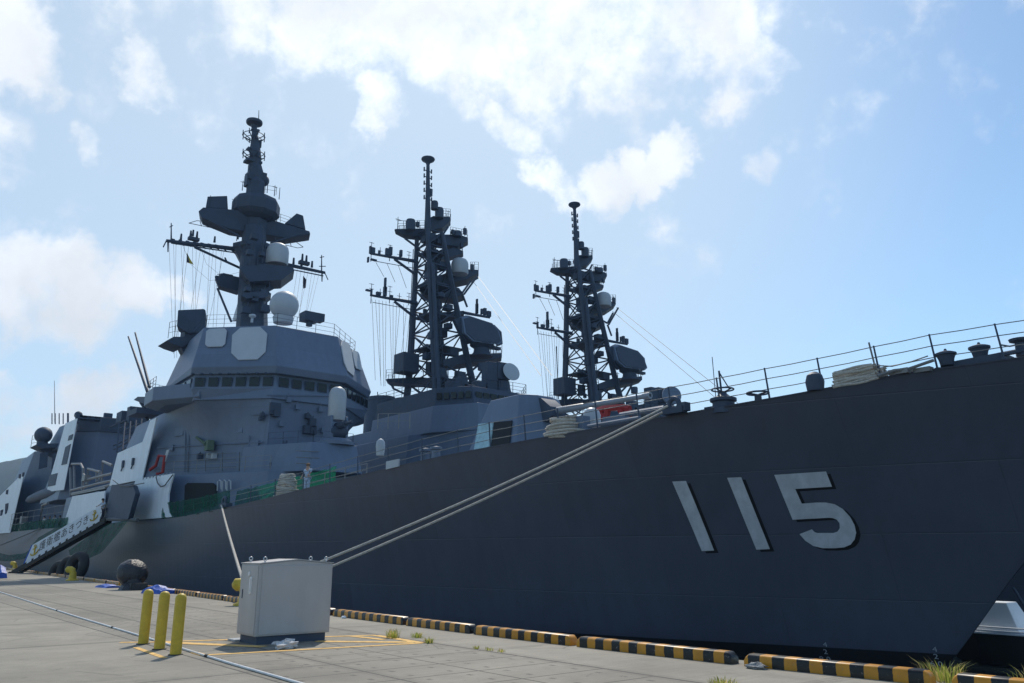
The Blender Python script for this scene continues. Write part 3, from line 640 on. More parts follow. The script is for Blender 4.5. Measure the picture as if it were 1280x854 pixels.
# fittings on the bridge front
LA, LB = (-71.1, 19.2), (-58.5, 24.2); LN = Vector((LB[1]-LA[1], LA[0]-LB[0], 0)).normalized()
def lp(px, py, lift=.0): return on_plane(px, py, LA, LB)+LN*lift
def fp(px, py, X=-58.4): return RX(px, py, X)
f1 = MB(); f1.path([lp(248, 547, .2), lp(262, 555, .5), lp(266, 556, .6)], [.09, .12, .2]); f1.box(lp(268, 558, .5), (.7, .5, .8)); obj('stowed_boom', f1, M['olive'], lower)
f2 = MB(); f2.box(fp(344, 511), (.3, .8, .9)); f2.box(fp(345, 517), (.5, .5, .5)); f2.tube(fp(341, 510), fp(348, 509), .1); obj('floodlight', f2, M['dark'], lower)
f3 = MB()
for x, y, s in ((330, 519, .25), (328, 524, .2), (384, 520, .3), (390, 529, .55), (383, 537, .5), (391, 538, .5), (387, 522, .2), (268, 560, .3), (252, 571, .35)):
    p = fp(x, y) if x > 338 else lp(x, y, .2); f3 = MB(); f3.box(p, (.4, s, s*1.3)); f3.tube(p, p+Vector((.15, 0, s)), .05); obj('wall_fitting', f3, M['dark'], lower, bevel=.03)
f4 = MB()
for k in range(2): f4.tube(RX(349+k*4, 590, -57.0), RX(354.5+k*4, 551, -57.6), .07)
for k in range(9): y = 588-k*4.2; f4.tube(RX(349.2+k*.62, y, -57.1), RX(353.2+k*.62, y, -57.1), .05)
f4.box(RX(344, 586, -57), (.5, 1.0, .8)); obj('ladder', f4, M['dark'], lower)
f5 = MB(); railing(f5, [Vector((*WA, 7.3))+Vector((.3, .3, 0)), Vector((*WB, 7.3))+Vector((-.3, .3, 0))], 1.1, 3, .025, step=2.2); obj('walkway_railing', f5, M['rail'], house)
f6 = MB()
for y in (563.5, 571.5, 579): f6.tube(RX(370, y, -53.5), RX(399, y+1.2, -53.5), .035)
obj('grab_rail', f6, M['rail'], ch)
for x in (263, 270): obj('white_box', MB().box(lp(x, 570.5, .2), (.4, .35, .4)), M['pale'], lower)
bz = MB()
c = lp(205, 581, .5); bz.path([c+Vector((.1, 0, -.8))+LN*.1, c+Vector((.6, .2, -.7)), c+Vector((.7, .2, .6)), c+Vector((-.2, 0, .7)), c+Vector((-.4, -.1, -.1)), c+Vector((-1.2, -.3, -.4))], .13); obj('rescue_litter', bz, M['red'], lower)
obj('notice_board', MB().slab([lp(x, y, .5) for x, y in ((211, 578), (214, 578), (219, 563), (215.5, 563.5))], LN*.06), M['pale'], lower)
wl = MB()                                      # weld seams and a rubbing strip on the big wall
for y0, y1 in ((497, 494),): wl.tube(lp(197, y0, .03), lp(337, y1, .03), .05, n=4)
wl.tube(fp(338, 494), fp(412, 494.5), .05, n=4); obj('wall_strip', wl, M['grey'], lower)
vw = MB()
for y in (585, 576, 568): vw.tube(lp(196, y+3, .4), lp(300, y-1, .4), .02, n=4)
for x in (240, 262, 283, 304): vw.tube(lp(x, 590, .4), lp(x+.5, 566, .4), .03, n=4)
obj('walkway_wire', vw, M['wire'], lower)
for x, y, w_, h_ in ((225, 540, 1.0, .7), (300, 535, .8, .8), (318, 565, .9, 1.7), (215, 560, .5, .5), (285, 503, 1.2, .35)):
    c = lp(x, y, .02); t = Vector((LB[0]-LA[0], LB[1]-LA[1], 0)).normalized(); pts = [c+t*u*w_/2+Vector((0, 0, v*h_/2)) for u, v in ((-1, -1), (1, -1), (1, 1), (-1, 1))]
    obj('wall_hatch', MB().slab([p+LN*.02 for p in pts], LN*.09), M['grey'], lower, bevel=.02)
for x0, y0, x1, y1 in ((232, 590, 234, 520), (236, 590, 238, 530), (312, 590, 313, 545), (198, 560, 330, 553), (290, 520, 336, 518)):
    obj('wall_pipe', MB().tube(lp(x0, y0, .12), lp(x1, y1, .12), .045, n=6), M['grey'], lower)
for x, y in ((352, 530), (361, 500), (372, 509), (401, 512), (404, 538)):
    b = MB(); b.box(fp(x, y), (.25, .35, .4)); b.tube(fp(x, y), fp(x, y-9), .03); obj('wall_fitting', b, M['grey'], lower, bevel=.02)
for k in range(9):
    a_ = Vector((-62.98, 19.78, 0)).lerp(Vector((-58.72, 24.55, 0)), (k+.3)/9)+Vector((.32, -.29, 14.9)); b = MB(); b.tube(a_, a_+Vector((.25, -.22, -.05)), .05); b.box(a_+Vector((.28, -.25, -.06)), (.16, .16, .12)); obj('wiper_lamp', b, M['dark'], pilot)
# twin whip aerials and gear aft of the wing
ae = MB(); ae.tube(RY(184.5, 490, 22), RY(160.5, 421, 22), .17, .10, 8); ae.tube(RY(187, 484, 23.5), RY(169, 416, 23.5), .17, .10, 8); obj('whip_aerial', ae, M['dark'], ship)
pl = MB(); 
pl.loft([[RY(x, y, 21)+Vector((0, dy, 0)) for x, y in ((167, 500), (172, 496), (190, 496), (190, 506), (180, 505))] for dy in (0, 3)])
pl.box(RY(182, 517, 21), (3.0, 2.4, .5)); obj('aerial_platform', pl, M['dark'], ship)
for a_, e_ in (((182, 517), (-78.5, 21.2, 12.6)), ((176, 503), (-79.5, 22.5, 12.6)), ((187, 503), (-77.5, 23.5, 12.8))): obj('aerial_strut', MB().tube(RY(*a_, 21.4), e_, .16, .2, 8), M['dark'], ship)
wr = MB(); railing(wr, [(-66.9, 18.1, 14.35), (-69.9, 18.3, 14.35), (-71.3, 21.4, 14.35)], .9, 3, .022, step=1); obj('wing_railing', wr, M['dark'], ship)

# ---- mast
mast = MB()
def mc(z): return Vector((interp(z, [19, 33, 46], [-72.9, -75.0, -77.6]), YC, z))
def sq(z, lx, ly, k=.35):
    c = mc(z); a, b = lx/2, ly/2; ca = [(a, -b*k), (a, b*k), (a*k, b), (-a*k, b), (-a, b*k), (-a, -b*k), (-a*k, -b), (a*k, -b)]
    return [(c.x+x, c.y+y, z) for x, y in ca]
XO = Vector((.93, -.37, 0))
mast.loft([sq(18.9, 3.6, 3.0), sq(24, 3.2, 2.6), sq(29, 3.0, 2.4), sq(33.2, 2.4, 2.1)])
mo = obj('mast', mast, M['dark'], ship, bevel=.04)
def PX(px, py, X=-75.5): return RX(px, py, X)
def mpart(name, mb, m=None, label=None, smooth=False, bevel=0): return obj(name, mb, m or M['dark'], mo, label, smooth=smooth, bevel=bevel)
def zpx(py, X=-75.5): return RX(318, py, X).z
# top drum platform
zt, zm1, zm2, zb2 = zpx(238), zpx(243), zpx(257), zpx(267)
zt, zm1, zm2, zb2 = [zpx(y, -73.4) for y in (239, 244, 257, 265)]; c = PX(321, 250)
mpart('drum_platform', MB().lathe((c.x, c.y, 0), [(1.35, zb2), (1.9, zb2+.25), (2.35, zm2), (2.35, zm1), (2.15, zt), (1.2, zt+.05)], 10))
mpart('mast_neck', MB().lathe((c.x, c.y, 0), [(1.25, zpx(292)), (1.2, zb2+.2)], 8))
# pole mast above
pm = MB(); zs = [zt-.2, zpx(229), zpx(224), zpx(214), zpx(206), zpx(190), zpx(180), zpx(170), zpx(157)]; rs = [.95, .95, .75, .8, .62, .62, .45, .34, .26]
c0 = PX(320, 230); c1 = PX(318, 155); pm.loft([[(-75.5+r*math.cos(t), interp(z, [c0.z, c1.z], [c0.y, c1.y])+r*math.sin(t), z) for t in [math.pi/4*k for k in range(8)]] for z, r in zip(zs, rs)])
pm.box(PX(314, 222), (1.2, .9, .9)); pm.ball(PX(329, 226), .62); pm.box(PX(325, 219), (1, 1.1, .35)); pm.box(PX(309, 226), (.8, .35, 1.2)); pm.box(PX(316, 203), (1.1, 1.6, .25)); pm.box(PX(322, 208), (.5, .5, .9)); pm.box(PX(313, 211), (.4, .4, .8)); pm.box(PX(324, 181), (.4, .35, .7)); pm.box(PX(316.5, 188), (.7, 1.3, .18)); pm.box(PX(319, 163), (.5, .8, .2))
mpart('pole_mast', pm)
mpart('top_radome', MB().lathe((-75.5, PX(318, 153).y, 0), [(.26, zpx(160)), (.34, zpx(157)), (.8, zpx(155)), (.84, zpx(153)), (.8, zpx(151.5)), (.3, zpx(150.3))], 18), smooth=True)
mpart('tip_aerial', MB().tube(PX(323.3, 150), PX(323.6, 138), .05, .03))
for py in (173, 196.5):
    b = MB(); cc = PX(317, py); b.ring(cc+Vector((0, 0, .25)), 1.12, .045, 16, 5); b.ring(cc-Vector((0, 0, .1)), .8, .04, 16, 5)
    for k in range(8):
        t = k*math.pi/4; e = Vector((math.cos(t), math.sin(t), 0)); b.tube(cc+e*.3-Vector((0, 0, .2)), cc+e*1.14+Vector((0, 0, .25)), .05); b.tube(cc+e*1.14-Vector((0, 0, .05)), cc+e*1.14+Vector((0, 0, .55)), .05)
    mpart('ring_aerial', b)
# athwartships radar arm
ap = [(248, 264), (254, 259), (300, 262.5), (387, 289), (388, 293), (357, 297.5), (286, 286), (252, 272)]
mpart('radar_arm', MB().slab([PX(x, y, -74.9) for x, y in ap], XO*-1.9), bevel=.06)
mpart('sensor_box', MB().slab([PX(x, y, -75.0) for x, y in ((257, 259.5), (259.5, 245.5), (284, 244.7), (285, 261.5))], XO*-1.5), label='sensor box on the near arm end', bevel=.05)
mpart('sensor_box', MB().slab([PX(x, y, -75.0) for x, y in ((356, 279), (371, 266.5), (379, 269.5), (382, 287))], XO*-1.5), label='sensor box on the far arm end', bevel=.05)
b = MB(); railing(b, [PX(338, 275), PX(362, 283)], 1.0, 3, .025, step=1); railing(b, [PX(303, 237, -76), PX(345, 244, -74)], .9, 2, .025, step=1); mpart('arm_railing', b)
# signal yards
yd = MB(); X = -76.0
yd.tube(PX(208, 301, X), PX(300, 312, X), .16, .24, 8); yd.tube(PX(214, 304, X), PX(300, 317, X), .07, .07); yd.tube(PX(243, 309, X), PX(302, 336, X), .13); yd.tube(PX(281, 322, X), PX(284, 328, X), .08)
yd.tube(PX(214, 302, X), PX(214, 279, X), .09, .05); yd.tube(PX(210, 302, X), PX(210, 315, X), .09, .06); yd.tube(PX(204, 309, X), PX(208, 301, X), .06); yd.tube(PX(212, 284, X), PX(216, 282, X), .05)
for x, y in ((226, 300), (241, 295), (238, 296), (246, 297), (268, 303), (297, 299)): yd.tube(PX(x, y, X), PX(x, y, X)+Vector((0, 0, .62)), .13, .09)
yd.box(PX(242, 299, X), (.5, 1.0, .3))
for k in range(9):
    a = PX(216+k*9, 302+k*1.2, X); bq = PX(216+k*9+5, 306+k*1.3, X); yd.tube(a, bq, .06); yd.box(a+Vector((0, 0, .12)), (.25, .3, .25))
mpart('signal_yard', yd, label='near signal yard')
yd = MB(); yd.tube(PX(340, 327, X), PX(406, 341, X), .24, .16, 8); yd.tube(PX(350, 334, X), PX(404, 345, X), .07)
yd.tube(PX(402, 341, X), PX(402, 319, X), .08, .05); yd.tube(PX(402.5, 342, X), PX(402.5, 352, X), .09, .06); yd.tube(PX(399, 333, X), PX(407, 333, X), .05); yd.tube(PX(406, 341, X), PX(410, 350, X), .05); yd.tube(PX(400, 322, X), PX(405, 321, X), .05)
for x, y in ((367, 327), (378, 322), (383, 324), (390, 331), (377, 329)): yd.tube(PX(x, y, X)-Vector((0, 0, .3)), PX(x, y, X)+Vector((0, 0, .4)), .14, .1)
yd.box(PX(380, 329, X), (.5, 1.1, .35)); mpart('signal_yard', yd, label='far signal yard')
tf = MB()
for l in (((236, 279), (246, 276), (262, 277), (274, 282), (270, 286), (236, 279)), ((250, 276.5), (252, 283)), ((258, 277), (260, 284.5)), ((355, 300), (368, 301), (379, 309), (372, 310), (355, 306)), ((362, 301), (364, 308))):
    for p, q in zip(l, l[1:]): tf.tube(PX(*p, X), PX(*q, X), .035, n=4)
mpart('aerial_frame', tf)
# middle platforms, domes
z0, z1, z2 = zpx(299), zpx(306), zpx(326)
c = mc(z1); z0, z1, z2 = zpx(301, -73.6), zpx(306, -73.6), zpx(325, -74); c = PX(320, 303); mpart('platform', MB().lathe((c.x, c.y, 0), [(1.35, z2), (2.1, z1-.15), (2.3, z1), (2.3, z0), (1.2, z0+.02)], 8))
dp = RX(346, 331, -72.4)
mpart('platform', MB().slab([PX(x, y, -71.3) for x, y in ((300, 336), (303, 332.5), (330, 330), (366, 333.5), (368, 338), (352, 350), (312, 352))], XO*-2.8))
def capsule(name, c, r, h, label, parent=None, n=20):
    pr = [(r*.92, 0), (r, .15), (r, h-r*.75), (r*.93, h-r*.45), (r*.75, h-r*.2), (r*.45, h-.05), (.02, h)]
    return obj(name, MB().lathe(c, pr, n), M['radome'], parent or mo, label, smooth=True)
capsule('radome', dp, 1.08, 2.2, 'small pale capsule radome')
d2 = RX(354, 399, -68.0); bl = MB(); bl.lathe((d2.x, d2.y, d2.z-.1), [(.85, -.3), (.95, .25)]+[(1.32*math.sin(math.pi*k/10), 1.42-1.32*math.cos(math.pi*k/10)) for k in range(2, 11)], 24)
mpart('radome', bl, M['radome'], 'large pale ball radome', smooth=True)
# fittings up the mast column
for y0, y1, x in ((372, 340, 313), (398, 356, 324), (330, 300, 328), (352, 330, 308)):
    b = MB(); b.tube(RX(x, y0, -71.9), RX(x+1, y1, -72.6), .09); b.tube(RX(x+3, y0, -71.9), RX(x+4, y1, -72.6), .05)
    for k in range(7): f = k/6; b.tube(RX(x+f, y0+(y1-y0)*f, -71.9-.7*f), RX(x+3+f, y0+(y1-y0)*f, -71.9-.7*f), .03, n=4)
    mpart('mast_ladder', b)
for x, y, w_ in ((307, 388, .8), (331, 386, .9), (318, 374, .6), (329, 366, .7), (309, 362, .5), (312, 316, .6), (327, 318, .5), (318, 296, .7)):
    b = MB(); p = RX(x, y, -71.7); b.box(p, (.6, w_, w_*.8)); b.tube(p+Vector((.2, 0, w_*.3)), p+Vector((.25, .1, w_)), .06); mpart('junction_box', b, bevel=.03)
for y, w0, w1 in ((368, 303, 338), (350, 312, 352)):
    b = MB(); railing(b, [PX(w0, y-17, -72.6), PX(w1, y-17, -72.6)], .95, 3, .022, step=.8); mpart('platform_railing', b)
b = MB(); b.slab([PX(x, y, -71.4) for x, y in ((301, 369), (305, 366), (335, 364), (339, 367), (332, 372), (308, 373))], XO*-2.2); mpart('platform', b)
rnd = random.Random(41)
for x, y, X in ((303, 236, -74), (311, 234, -73.6), (334, 239, -73.6), (343, 243, -74), (349, 247, -74.6), (262, 258, -75), (292, 261, -75), (330, 272, -75), (346, 276, -75), (368, 284, -75), (296, 299, -73.8), (344, 303, -73.8), (303, 331, -71.4), (312, 330, -71.2), (322, 330, -71.2), (304, 365, -71.4), (336, 366, -71.4), (274, 350, -75)):
    b = MB(); c = RX(x, y, X); h_ = rnd.uniform(.6, 1.3); b.tube(c-Vector((0, 0, .2)), c+Vector((0, 0, h_)), .045, .03, 5)
    if rnd.random() < .45: b.tube(c+Vector((0, -.25, h_*.8)), c+Vector((0, .25, h_*.8)), .028, n=4)
    mpart('stub_aerial', b)
# aft-side platform with navigation radar
X = -76
mpart('radar_bracket', MB().slab([PX(x, y, -76.6) for x, y in ((269, 351), (271, 350), (301, 354), (302, 366), (296, 369), (273, 362))], XO*1.4))
b = MB(); b.box(PX(290, 347.5, -75.8), (.5, 2.4, .3)); b.tube(PX(287, 352, -75.8), PX(287, 348, -75.8), .2); b.tube(PX(272, 361, -75.8), PX(289, 402, -73), .11); b.box(PX(284, 345, -75.8), (.4, 1, .3)); mpart('navigation_radar', b)
for (p, q) in (((304, 300), (320, 326)), ((334, 308), (322, 326)), ((306, 340), (316, 352)), ((330, 352), (316, 372)), ((335, 358), (345, 350)), ((262, 276), (300, 296)), ((378, 292), (338, 304)), ((296, 303), (306, 318)), ((344, 305), (334, 320))): mpart('mast_brace', MB().tube(PX(*p, -73.6), PX(*q, -73.6), .1))
b = MB(); b.slab([PX(x, y, -73.6) for x, y in ((314, 368), (334, 360), (338, 364), (316, 373))], (1, 0, 0)); mpart('bracket', b)
mpart('fin_panel', MB().slab([PX(x, y, -76) for x, y in ((297, 379), (299, 381), (297, 402), (290, 402))], (1.2, 0, 0)), M['pale'])
# roof gear
b = MB()
for x, y, r in ((315.5, 395, 5), (379, 394, 6)):
    p = RX(x, y, -66); b = MB(); b.tube(p-Vector((0, 0, .6)), p, .12); b.ball(p, r/16, 12, 7, (1, 1, .6)); mpart('small_dome', b, M['radome'], smooth=True)
b = MB(); p = RX(387, 397, -65); b.box(p, (1.2, 1.4, .8)); b.box(p+Vector((0, .9, .1)), (.9, .7, .7)); b.tube(p-Vector((0, 0, .8)), p, .3); obj('roof_sensor', b, M['dark'], upper)
# director box on a bracket on the quay side of the bridge
b = MB(); A_ = -68.8
b.slab([RX(x, y, A_) for x, y in ((221, 408), (222.5, 387.5), (255, 386), (257, 388), (256.5, 414), (236, 417))], XO*-1.7); obj('director_box', b, M['dark'], upper, bevel=.06)
b = MB(); b.loft([[RX(x, y, A_-.3)+Vector((dx, 0, 0)) for x, y in ((208, 426), (217, 421), (240, 421), (240, 428), (228, 434), (216, 430))] for dx in (0, -2.4)]); b.slab([RX(x, y, A_-.6) for x, y in ((224, 430), (232, 445), (240, 430))], (-1, 0, 0)); b.box(RX(240, 418, A_)+Vector((-.9, 0, 0)), (1.2, 1.0, .8))
railing(b, [RX(210, 423, A_), RX(218, 421, A_), RX(235, 420, A_)], 1.4, 3, .025, step=.9); obj('director_platform', b, M['dark'], upper)
# halyards
hl = MB(); rnd = random.Random(5)
for k in range(15):
    x = 211+k*5.0+rnd.uniform(-1, 1); y = 303+k*.55
    hl.tube(PX(x, y, -76), RX(x*.75+.25*262+rnd.uniform(-10, 10)-12, 420+rnd.uniform(-6, 30), -70), .014, n=3)
for k in range(7): hl.tube(PX(372+k*4.5, 335+k, -76), RX(366+k*3.5+rnd.uniform(-4, 4), 398, -68), .014, n=3)
hl.path([PX(228, 306), PX(238, 330), PX(262, 351), PX(292, 347)], .015, 3); hl.path([PX(250, 308), PX(258, 330), PX(278, 346), PX(300, 340)], .015, 3)
mpart('halyard', hl, M['wire'])
for nm, pts, m, lb in (('signal_flag', ((233.5, 316), (237, 323), (242, 331), (236, 329), (233, 328)), M['flag_yellow'], 'small yellow and navy flag hanging under the near yard of the nearest mast'), ('signal_flag', ((379, 345), (383, 350), (382, 360), (379, 361), (378.5, 353)), M['flag_dark'], 'dark signal flag hanging under the far yard of the nearest mast')):
    ps = [PX(x, y, -76) for x, y in pts]; f = MB().slab(ps, (.03, 0, 0)); o = obj(nm, f, m, loc=ps[0]); tag(o, lb, 'flag', 'signal flags')
    if m is M['flag_yellow']:
        obj('flag_stripe', MB().slab([PX(x, y, -75.95) for x, y in ((233.4, 318), (234.6, 318.5), (236.5, 328.5), (233.2, 327.8))], (.02, 0, 0)), M['flag_dark'], o)

# ---- midship, funnel block, hangar
mid = obj('midship_sheen_wall', MB().slab([RY(x, y, 18.9) for x, y in ((90.5, 620.5), (131, 613.8), (129, 640), (120, 655), (78, 659.5))], (0, .1, 0)), M['white'], ship, 'side wall amidships, sky sheen painted pale')  # white colour stands in for sky mirrored on the grey plating
P_block('midship_deckhouse', [(-101.5, 19.2), (-86.6, 19.2)], 3.9, [(-101.0, 19.4), (-86.6, 19.4)], 7.4)
b = MB()
for l in (((88.5, 620), (88, 585), (90, 580), (101, 580), (104, 586), (103, 614)), ((93, 612), (92.5, 583)), ((109, 606), (110, 586), (125, 590), (125, 600)), ((104, 593), (108, 597), (108, 606)), ((127.5, 603), (128.5, 577), (140, 582)), ((89, 613), (125, 604), (140, 601)), ((103, 601), (140, 592)), ((90, 618), (140, 606)), ((121, 603), (121, 590))):
    b.path([RY(x, y, 19.5) for x, y in l], .13, 6)
b.slab([RY(x, y, 19.4) for x, y in ((89, 619.5), (131, 611), (131, 607.5), (89, 616))], (0, 1.5, 0)); b.box(RY(108, 598, 19.5), (1.2, .6, .6)); obj('boat_davit', b, M['rail'], ship)
b = MB(); rnd = random.Random(2)
for k in range(16):
    x, y = rnd.uniform(146, 178), rnd.uniform(530, 562); b.tube(RY(x-9, y+3, 22+rnd.random()*2), RY(x+10, y-4-rnd.random()*4, 22+rnd.random()*2), .09)
for k in range(5): b.tube(RY(146+k*7, 565-k*2, 21.5), RY(149+k*7, 530-k*1.5, 22), .1)
b.box(RY(164, 523, 24), (2.2, 2.6, 1.2)); b.box(RY(172, 520, 24), (1.2, 2, 1.8)); b.box(RY(158, 525, 23.8), (1.0, 1.4, .9)); obj('launcher_frame', b, M['dark'], ship)
FB = [(-117.5, 19.6), (-106.3, 19.5), (-104.0, 21.8)]; FT = [(-111.0, 20.6), (-105.0, 20.4), (-103.0, 22.4)]
fun = P_block('funnel_block', FB, 7.5, FT, 16.9)
P_block('funnel_band', [(-111.2, 20.45), (-104.9, 20.25), (-102.85, 22.3)], 15.3, [(-111.2, 20.5), (-104.9, 20.3), (-102.8, 22.4)], 16.95, M['dark'], fun)
ywall('sheen_wall', [(96.5, 523), (79.5, 612.5), (58, 615), (81.5, 529.5)], M['white'], 19.42, .06, fun, 'side of the funnel block, sky sheen painted pale')  # sky reflection on this side is put into the white colour
for pl_ in (((81.5, 559), (88, 555), (83, 580), (76.5, 581.5)), ((86, 545), (91, 542.5), (89.5, 549.5), (84.5, 551)), ((61.5, 594), (71.5, 591.5), (68.5, 606.5), (59.5, 608.5))):
    ywall('louvre', pl_, M['dark'], 19.36, .05, fun)
b = MB(); rnd = random.Random(9)
for k in range(22):
    p = RX(99+k*3.1, 524.2+.30*k*.9, -103.2); b.box(p+Vector((0, 0, .2)), (.35, .5 if k % 3 else .8, .55))
b.tube(RX(98, 522.5, -103), RX(165, 527.5, -103), .1); obj('roof_louvre', b, M['dark'], fun)
b = MB(); b.ball(RX(98, 519, -104), .45); b.tube(RX(98, 519, -104)-Vector((0, 0, 1)), RX(98, 519, -104), .15); obj('small_dome', b, M['dark'], fun, smooth=True)
b = MB(); b.box(RX(135, 519.5, -104), (.5, .9, .5)); b.tube(RX(135, 519.5, -104)-Vector((0, 0, 1)), RX(135, 519.5, -104), .12); obj('roof_sensor', b, M['dark'], fun)
for x in (65, 69, 74, 79, 85): obj('aerial_stub', MB().tube(RY(x, 530, 22), RY(x, 517, 22), .08 if x < 85 else .14), M['dark'], fun)
HB = [(-152, 19.6), (-139.2, 19.2), (-120.5, 27)]; HT = [(-146, 21.2), (-131.5, 20.4), (-118.5, 26.5)]
hang = P_block('hangar', HB, 4.3, HT, 15.5)
P_block('hangar_tower', [(-131, 21.5), (-124.5, 22), (-116.5, 27)], 15.3, [(-128, 22.5), (-122.5, 22.9), (-116, 27)], 18.8, M['grey'], hang)
ywall('sheen_wall', [(30.5, 589.5), (12.5, 666), (-14, 668), (-14, 634)], M['white'], 19.1, .08, hang, 'side of the hangar, sky sheen painted pale')  # white slab holds the hangar side's sky reflection as colour
for pl_ in (((23.5, 593), (26, 592.5), (25, 598), (23, 598)), ((28, 591), (30, 590.5), (29, 595.5), (27, 596)), ((7.5, 613), (10, 612), (9, 618), (7, 618)), ((6.5, 630), (10, 629), (9.5, 635), (8, 641), (6, 643)), ((0.5, 638), (3.5, 637), (2, 644), (0, 645))):
    ywall('wall_opening', pl_, M['flag_dark'], 19.02, .06, hang)
b = MB(); p = RX(53, 553, -128); b.lathe(p, [(.7, -.6), (.7, 0)]+[(1.15*math.sin(math.pi*k/10), 1.0-1.15*math.cos(math.pi*k/10)) for k in range(2, 11)], 20); obj('radome', b, M['dark'], hang, 'dark ball radome', smooth=True)
b = MB(); b.loft([[RX(x, y, -129)+Vector((dx, 0, 0)) for x, y in ((37, 560), (41, 558), (74, 558), (74, 562), (46, 564))] for dx in (0, 4)]); railing(b, [RX(38.5, 559, -127), RX(46, 558, -127)], 1.6, 3, .04, step=1); b.slab([RX(x, y, -128) for x, y in ((45, 562), (70, 561), (70, 575), (52, 566))], (1, 0, 0)); obj('radome_platform', b, M['dark'], hang)
for y0, x0 in ((575, 50), (575, 66)):
    obj('recess', MB().slab([RX(x, y, -121.5) for x, y in ((x0, y0-8), (x0+10, y0-10), (x0+9, y0+9), (x0-2, y0+12))], (.05, 0, 0)), M['dark'], hang)
# covered boat hanging below the funnel block
b = MB(); A_, B__ = RY(33, 626, 20), RY(78, 612, 20); pts = [A_.lerp(B__, t) for t in (0, .15, .4, .7, .9, 1)]; b.path(pts, [.15, .55, .75, .75, .55, .2], 10); obj('covered_boat', b, M['dark'], ship, smooth=True)
# aft walkway: posts, rails under the overhang
b = MB(); railing(b, [RY(12, 663, 19), RY(48, 660, 19), RY(86, 656.5, 19)], 2.2, 3, .035, step=4)
b.path([RY(50, 661, 19), RY(53, 632, 19), RY(60, 629, 19)], .16); b.box(RY(28, 655, 19.4), (1.6, .5, 2.0)); obj('walkway_railing', b, M['rail'], ship)
b = MB(); b.tube(RY(68.5, 528, 22), RY(68, 476, 22), .06, .03); obj('whip_aerial', b, M['dark'], fun)

# ---- main gun
gp = RY(640, 556, YC); GX, GZ = -33.0, 5.95
gun = obj('gun_mount', MB().lathe((GX, YC, GZ), [(1.9, -.2), (1.9, .35), (1.7, .4)], 20), M['grey'], ship, 'angular stealth gun turret', smooth=True)
def gpoly(pts): return pts
S_ = lambda s, l: [(x, YC+s*y, z) for x, y, z in l]
b = MB()
lo = [(-35.4, 2.3), (-31.2, 2.2), (-30.5, .6)]; up_ = [(-34.3, 1.4), (-31.8, 1.4), (-31.4, .5)]
def gl(l, z): return [(x, YC-y, z) for x, y in l]+[(x, YC+y, z) for x, y in reversed(l)]
b.loft([gl(lo, 6.35), gl(up_, 9.62)]); obj('turret_shield', b, M['grey'], gun, bevel=.06)
b = MB(); a, e = RY(689, 515, YC), RY(813, 494.3, YC); d = (e-a).normalized()
b.lathe(a-d*.3, [(.32, 0), (.32, .5), (.22, .6)], 16, d); 
L_ = (e-a).length; b.lathe(a, [(.2, .2), (.17, L_*.35), (.135, L_*.36), (.12, L_-.45), (.15, L_-.42), (.16, L_), (.08, L_), (.07, L_-.3)], 16, d); obj('gun_barrel', b, M['barrel'], gun, smooth=True)
b = MB(); b.slab([RY(x, y, 27.5) for x, y in ((670, 497), (676, 497.5), (688, 508), (690, 519), (681, 527), (673, 522))], (0, 1.0, 0)); obj('gun_shroud', b, M['dark'], gun, smooth=True)
def gface(px, py):                               # on the turret's sloping side
    Y = 26.
    for _ in range(40): r = RY(px, py, Y); Y = YC-(2.25+(1.4-2.25)*(r.z-6.35)/3.27)
    return r+Vector((0, -.03, -.01))
obj('open_door', MB().slab([gface(x, y) for x, y in ((599.5, 530), (618, 528), (614, 558), (594, 563))], (0, -.07, 0)), M['cyan'], gun, 'open door with bare cyan primer')
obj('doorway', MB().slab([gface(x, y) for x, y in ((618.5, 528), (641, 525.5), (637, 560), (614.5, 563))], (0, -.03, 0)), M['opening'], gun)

# ---- forecastle fittings (fixed to the deck)
def dpt(px, py, inb=0.0):                       # a point on the deck a little inboard of the edge
    e = on_deckedge(px, py); return Vector((e.x, e.y+inb, e.z-.05))
def mush(px, py, r, h, cat_lbl):
    p = dpt(px, py, .9); b = MB(); b.lathe(p, [(r*.75, 0), (r*.7, h*.45), (r*.8, h*.55), (r*1.1, h*.62), (r*1.1, h*.8), (r*.7, h*.92), (.05, h)], 18); b.lathe(p+Vector((0, 0, h)), [(.05, 0), (.04, .08)], 8); return obj('mushroom_vent', b, M['dark'], ship, cat_lbl, smooth=True)
b = MB()
for x0, x1, y0, y1 in ((1165, 1243, 460.5, 448.5),): 
    a, e = dpt(x0, y0, .6), dpt(x1, y1, .6); b.slab([a, e, e+Vector((0, 0, .34)), a+Vector((0, 0, .28))], (0, 1.0, 0))
obj('vent_base', b, M['dark'], ship)
p = RY(1183.5, 452, 25.2); 
for x, y, yy in ((1183.5, 453, 25.3), (1225.5, 445, 25.9)):
    p = RY(x, y, yy); b = MB(); b.lathe(p-Vector((0, 0, .1)), [(.18, 0), (.22, .2), (.26, .3), (.3, .32), (.3, .38), (.2, .42), (.05, .46), (.03, .52)], 18); obj('mushroom_vent', b, M['dark'], ship, smooth=True)
b = MB(); p = dpt(887, 509, .8)-Vector((0, 0, .1))
b.lathe(p, [(.46, 0), (.46, .2), (.38, .24), (.38, .4), (.46, .44), (.46, .54), (.28, .58), (.13, .72), (.13, .78)], 18); b.ring(p+Vector((0, 0, .86)), .38, .03, 20, 5)
for k in range(4): t = k*1.57; b.tube(p+Vector((0, 0, .75)), p+Vector((.38*math.cos(t), .38*math.sin(t), .86)), .025)
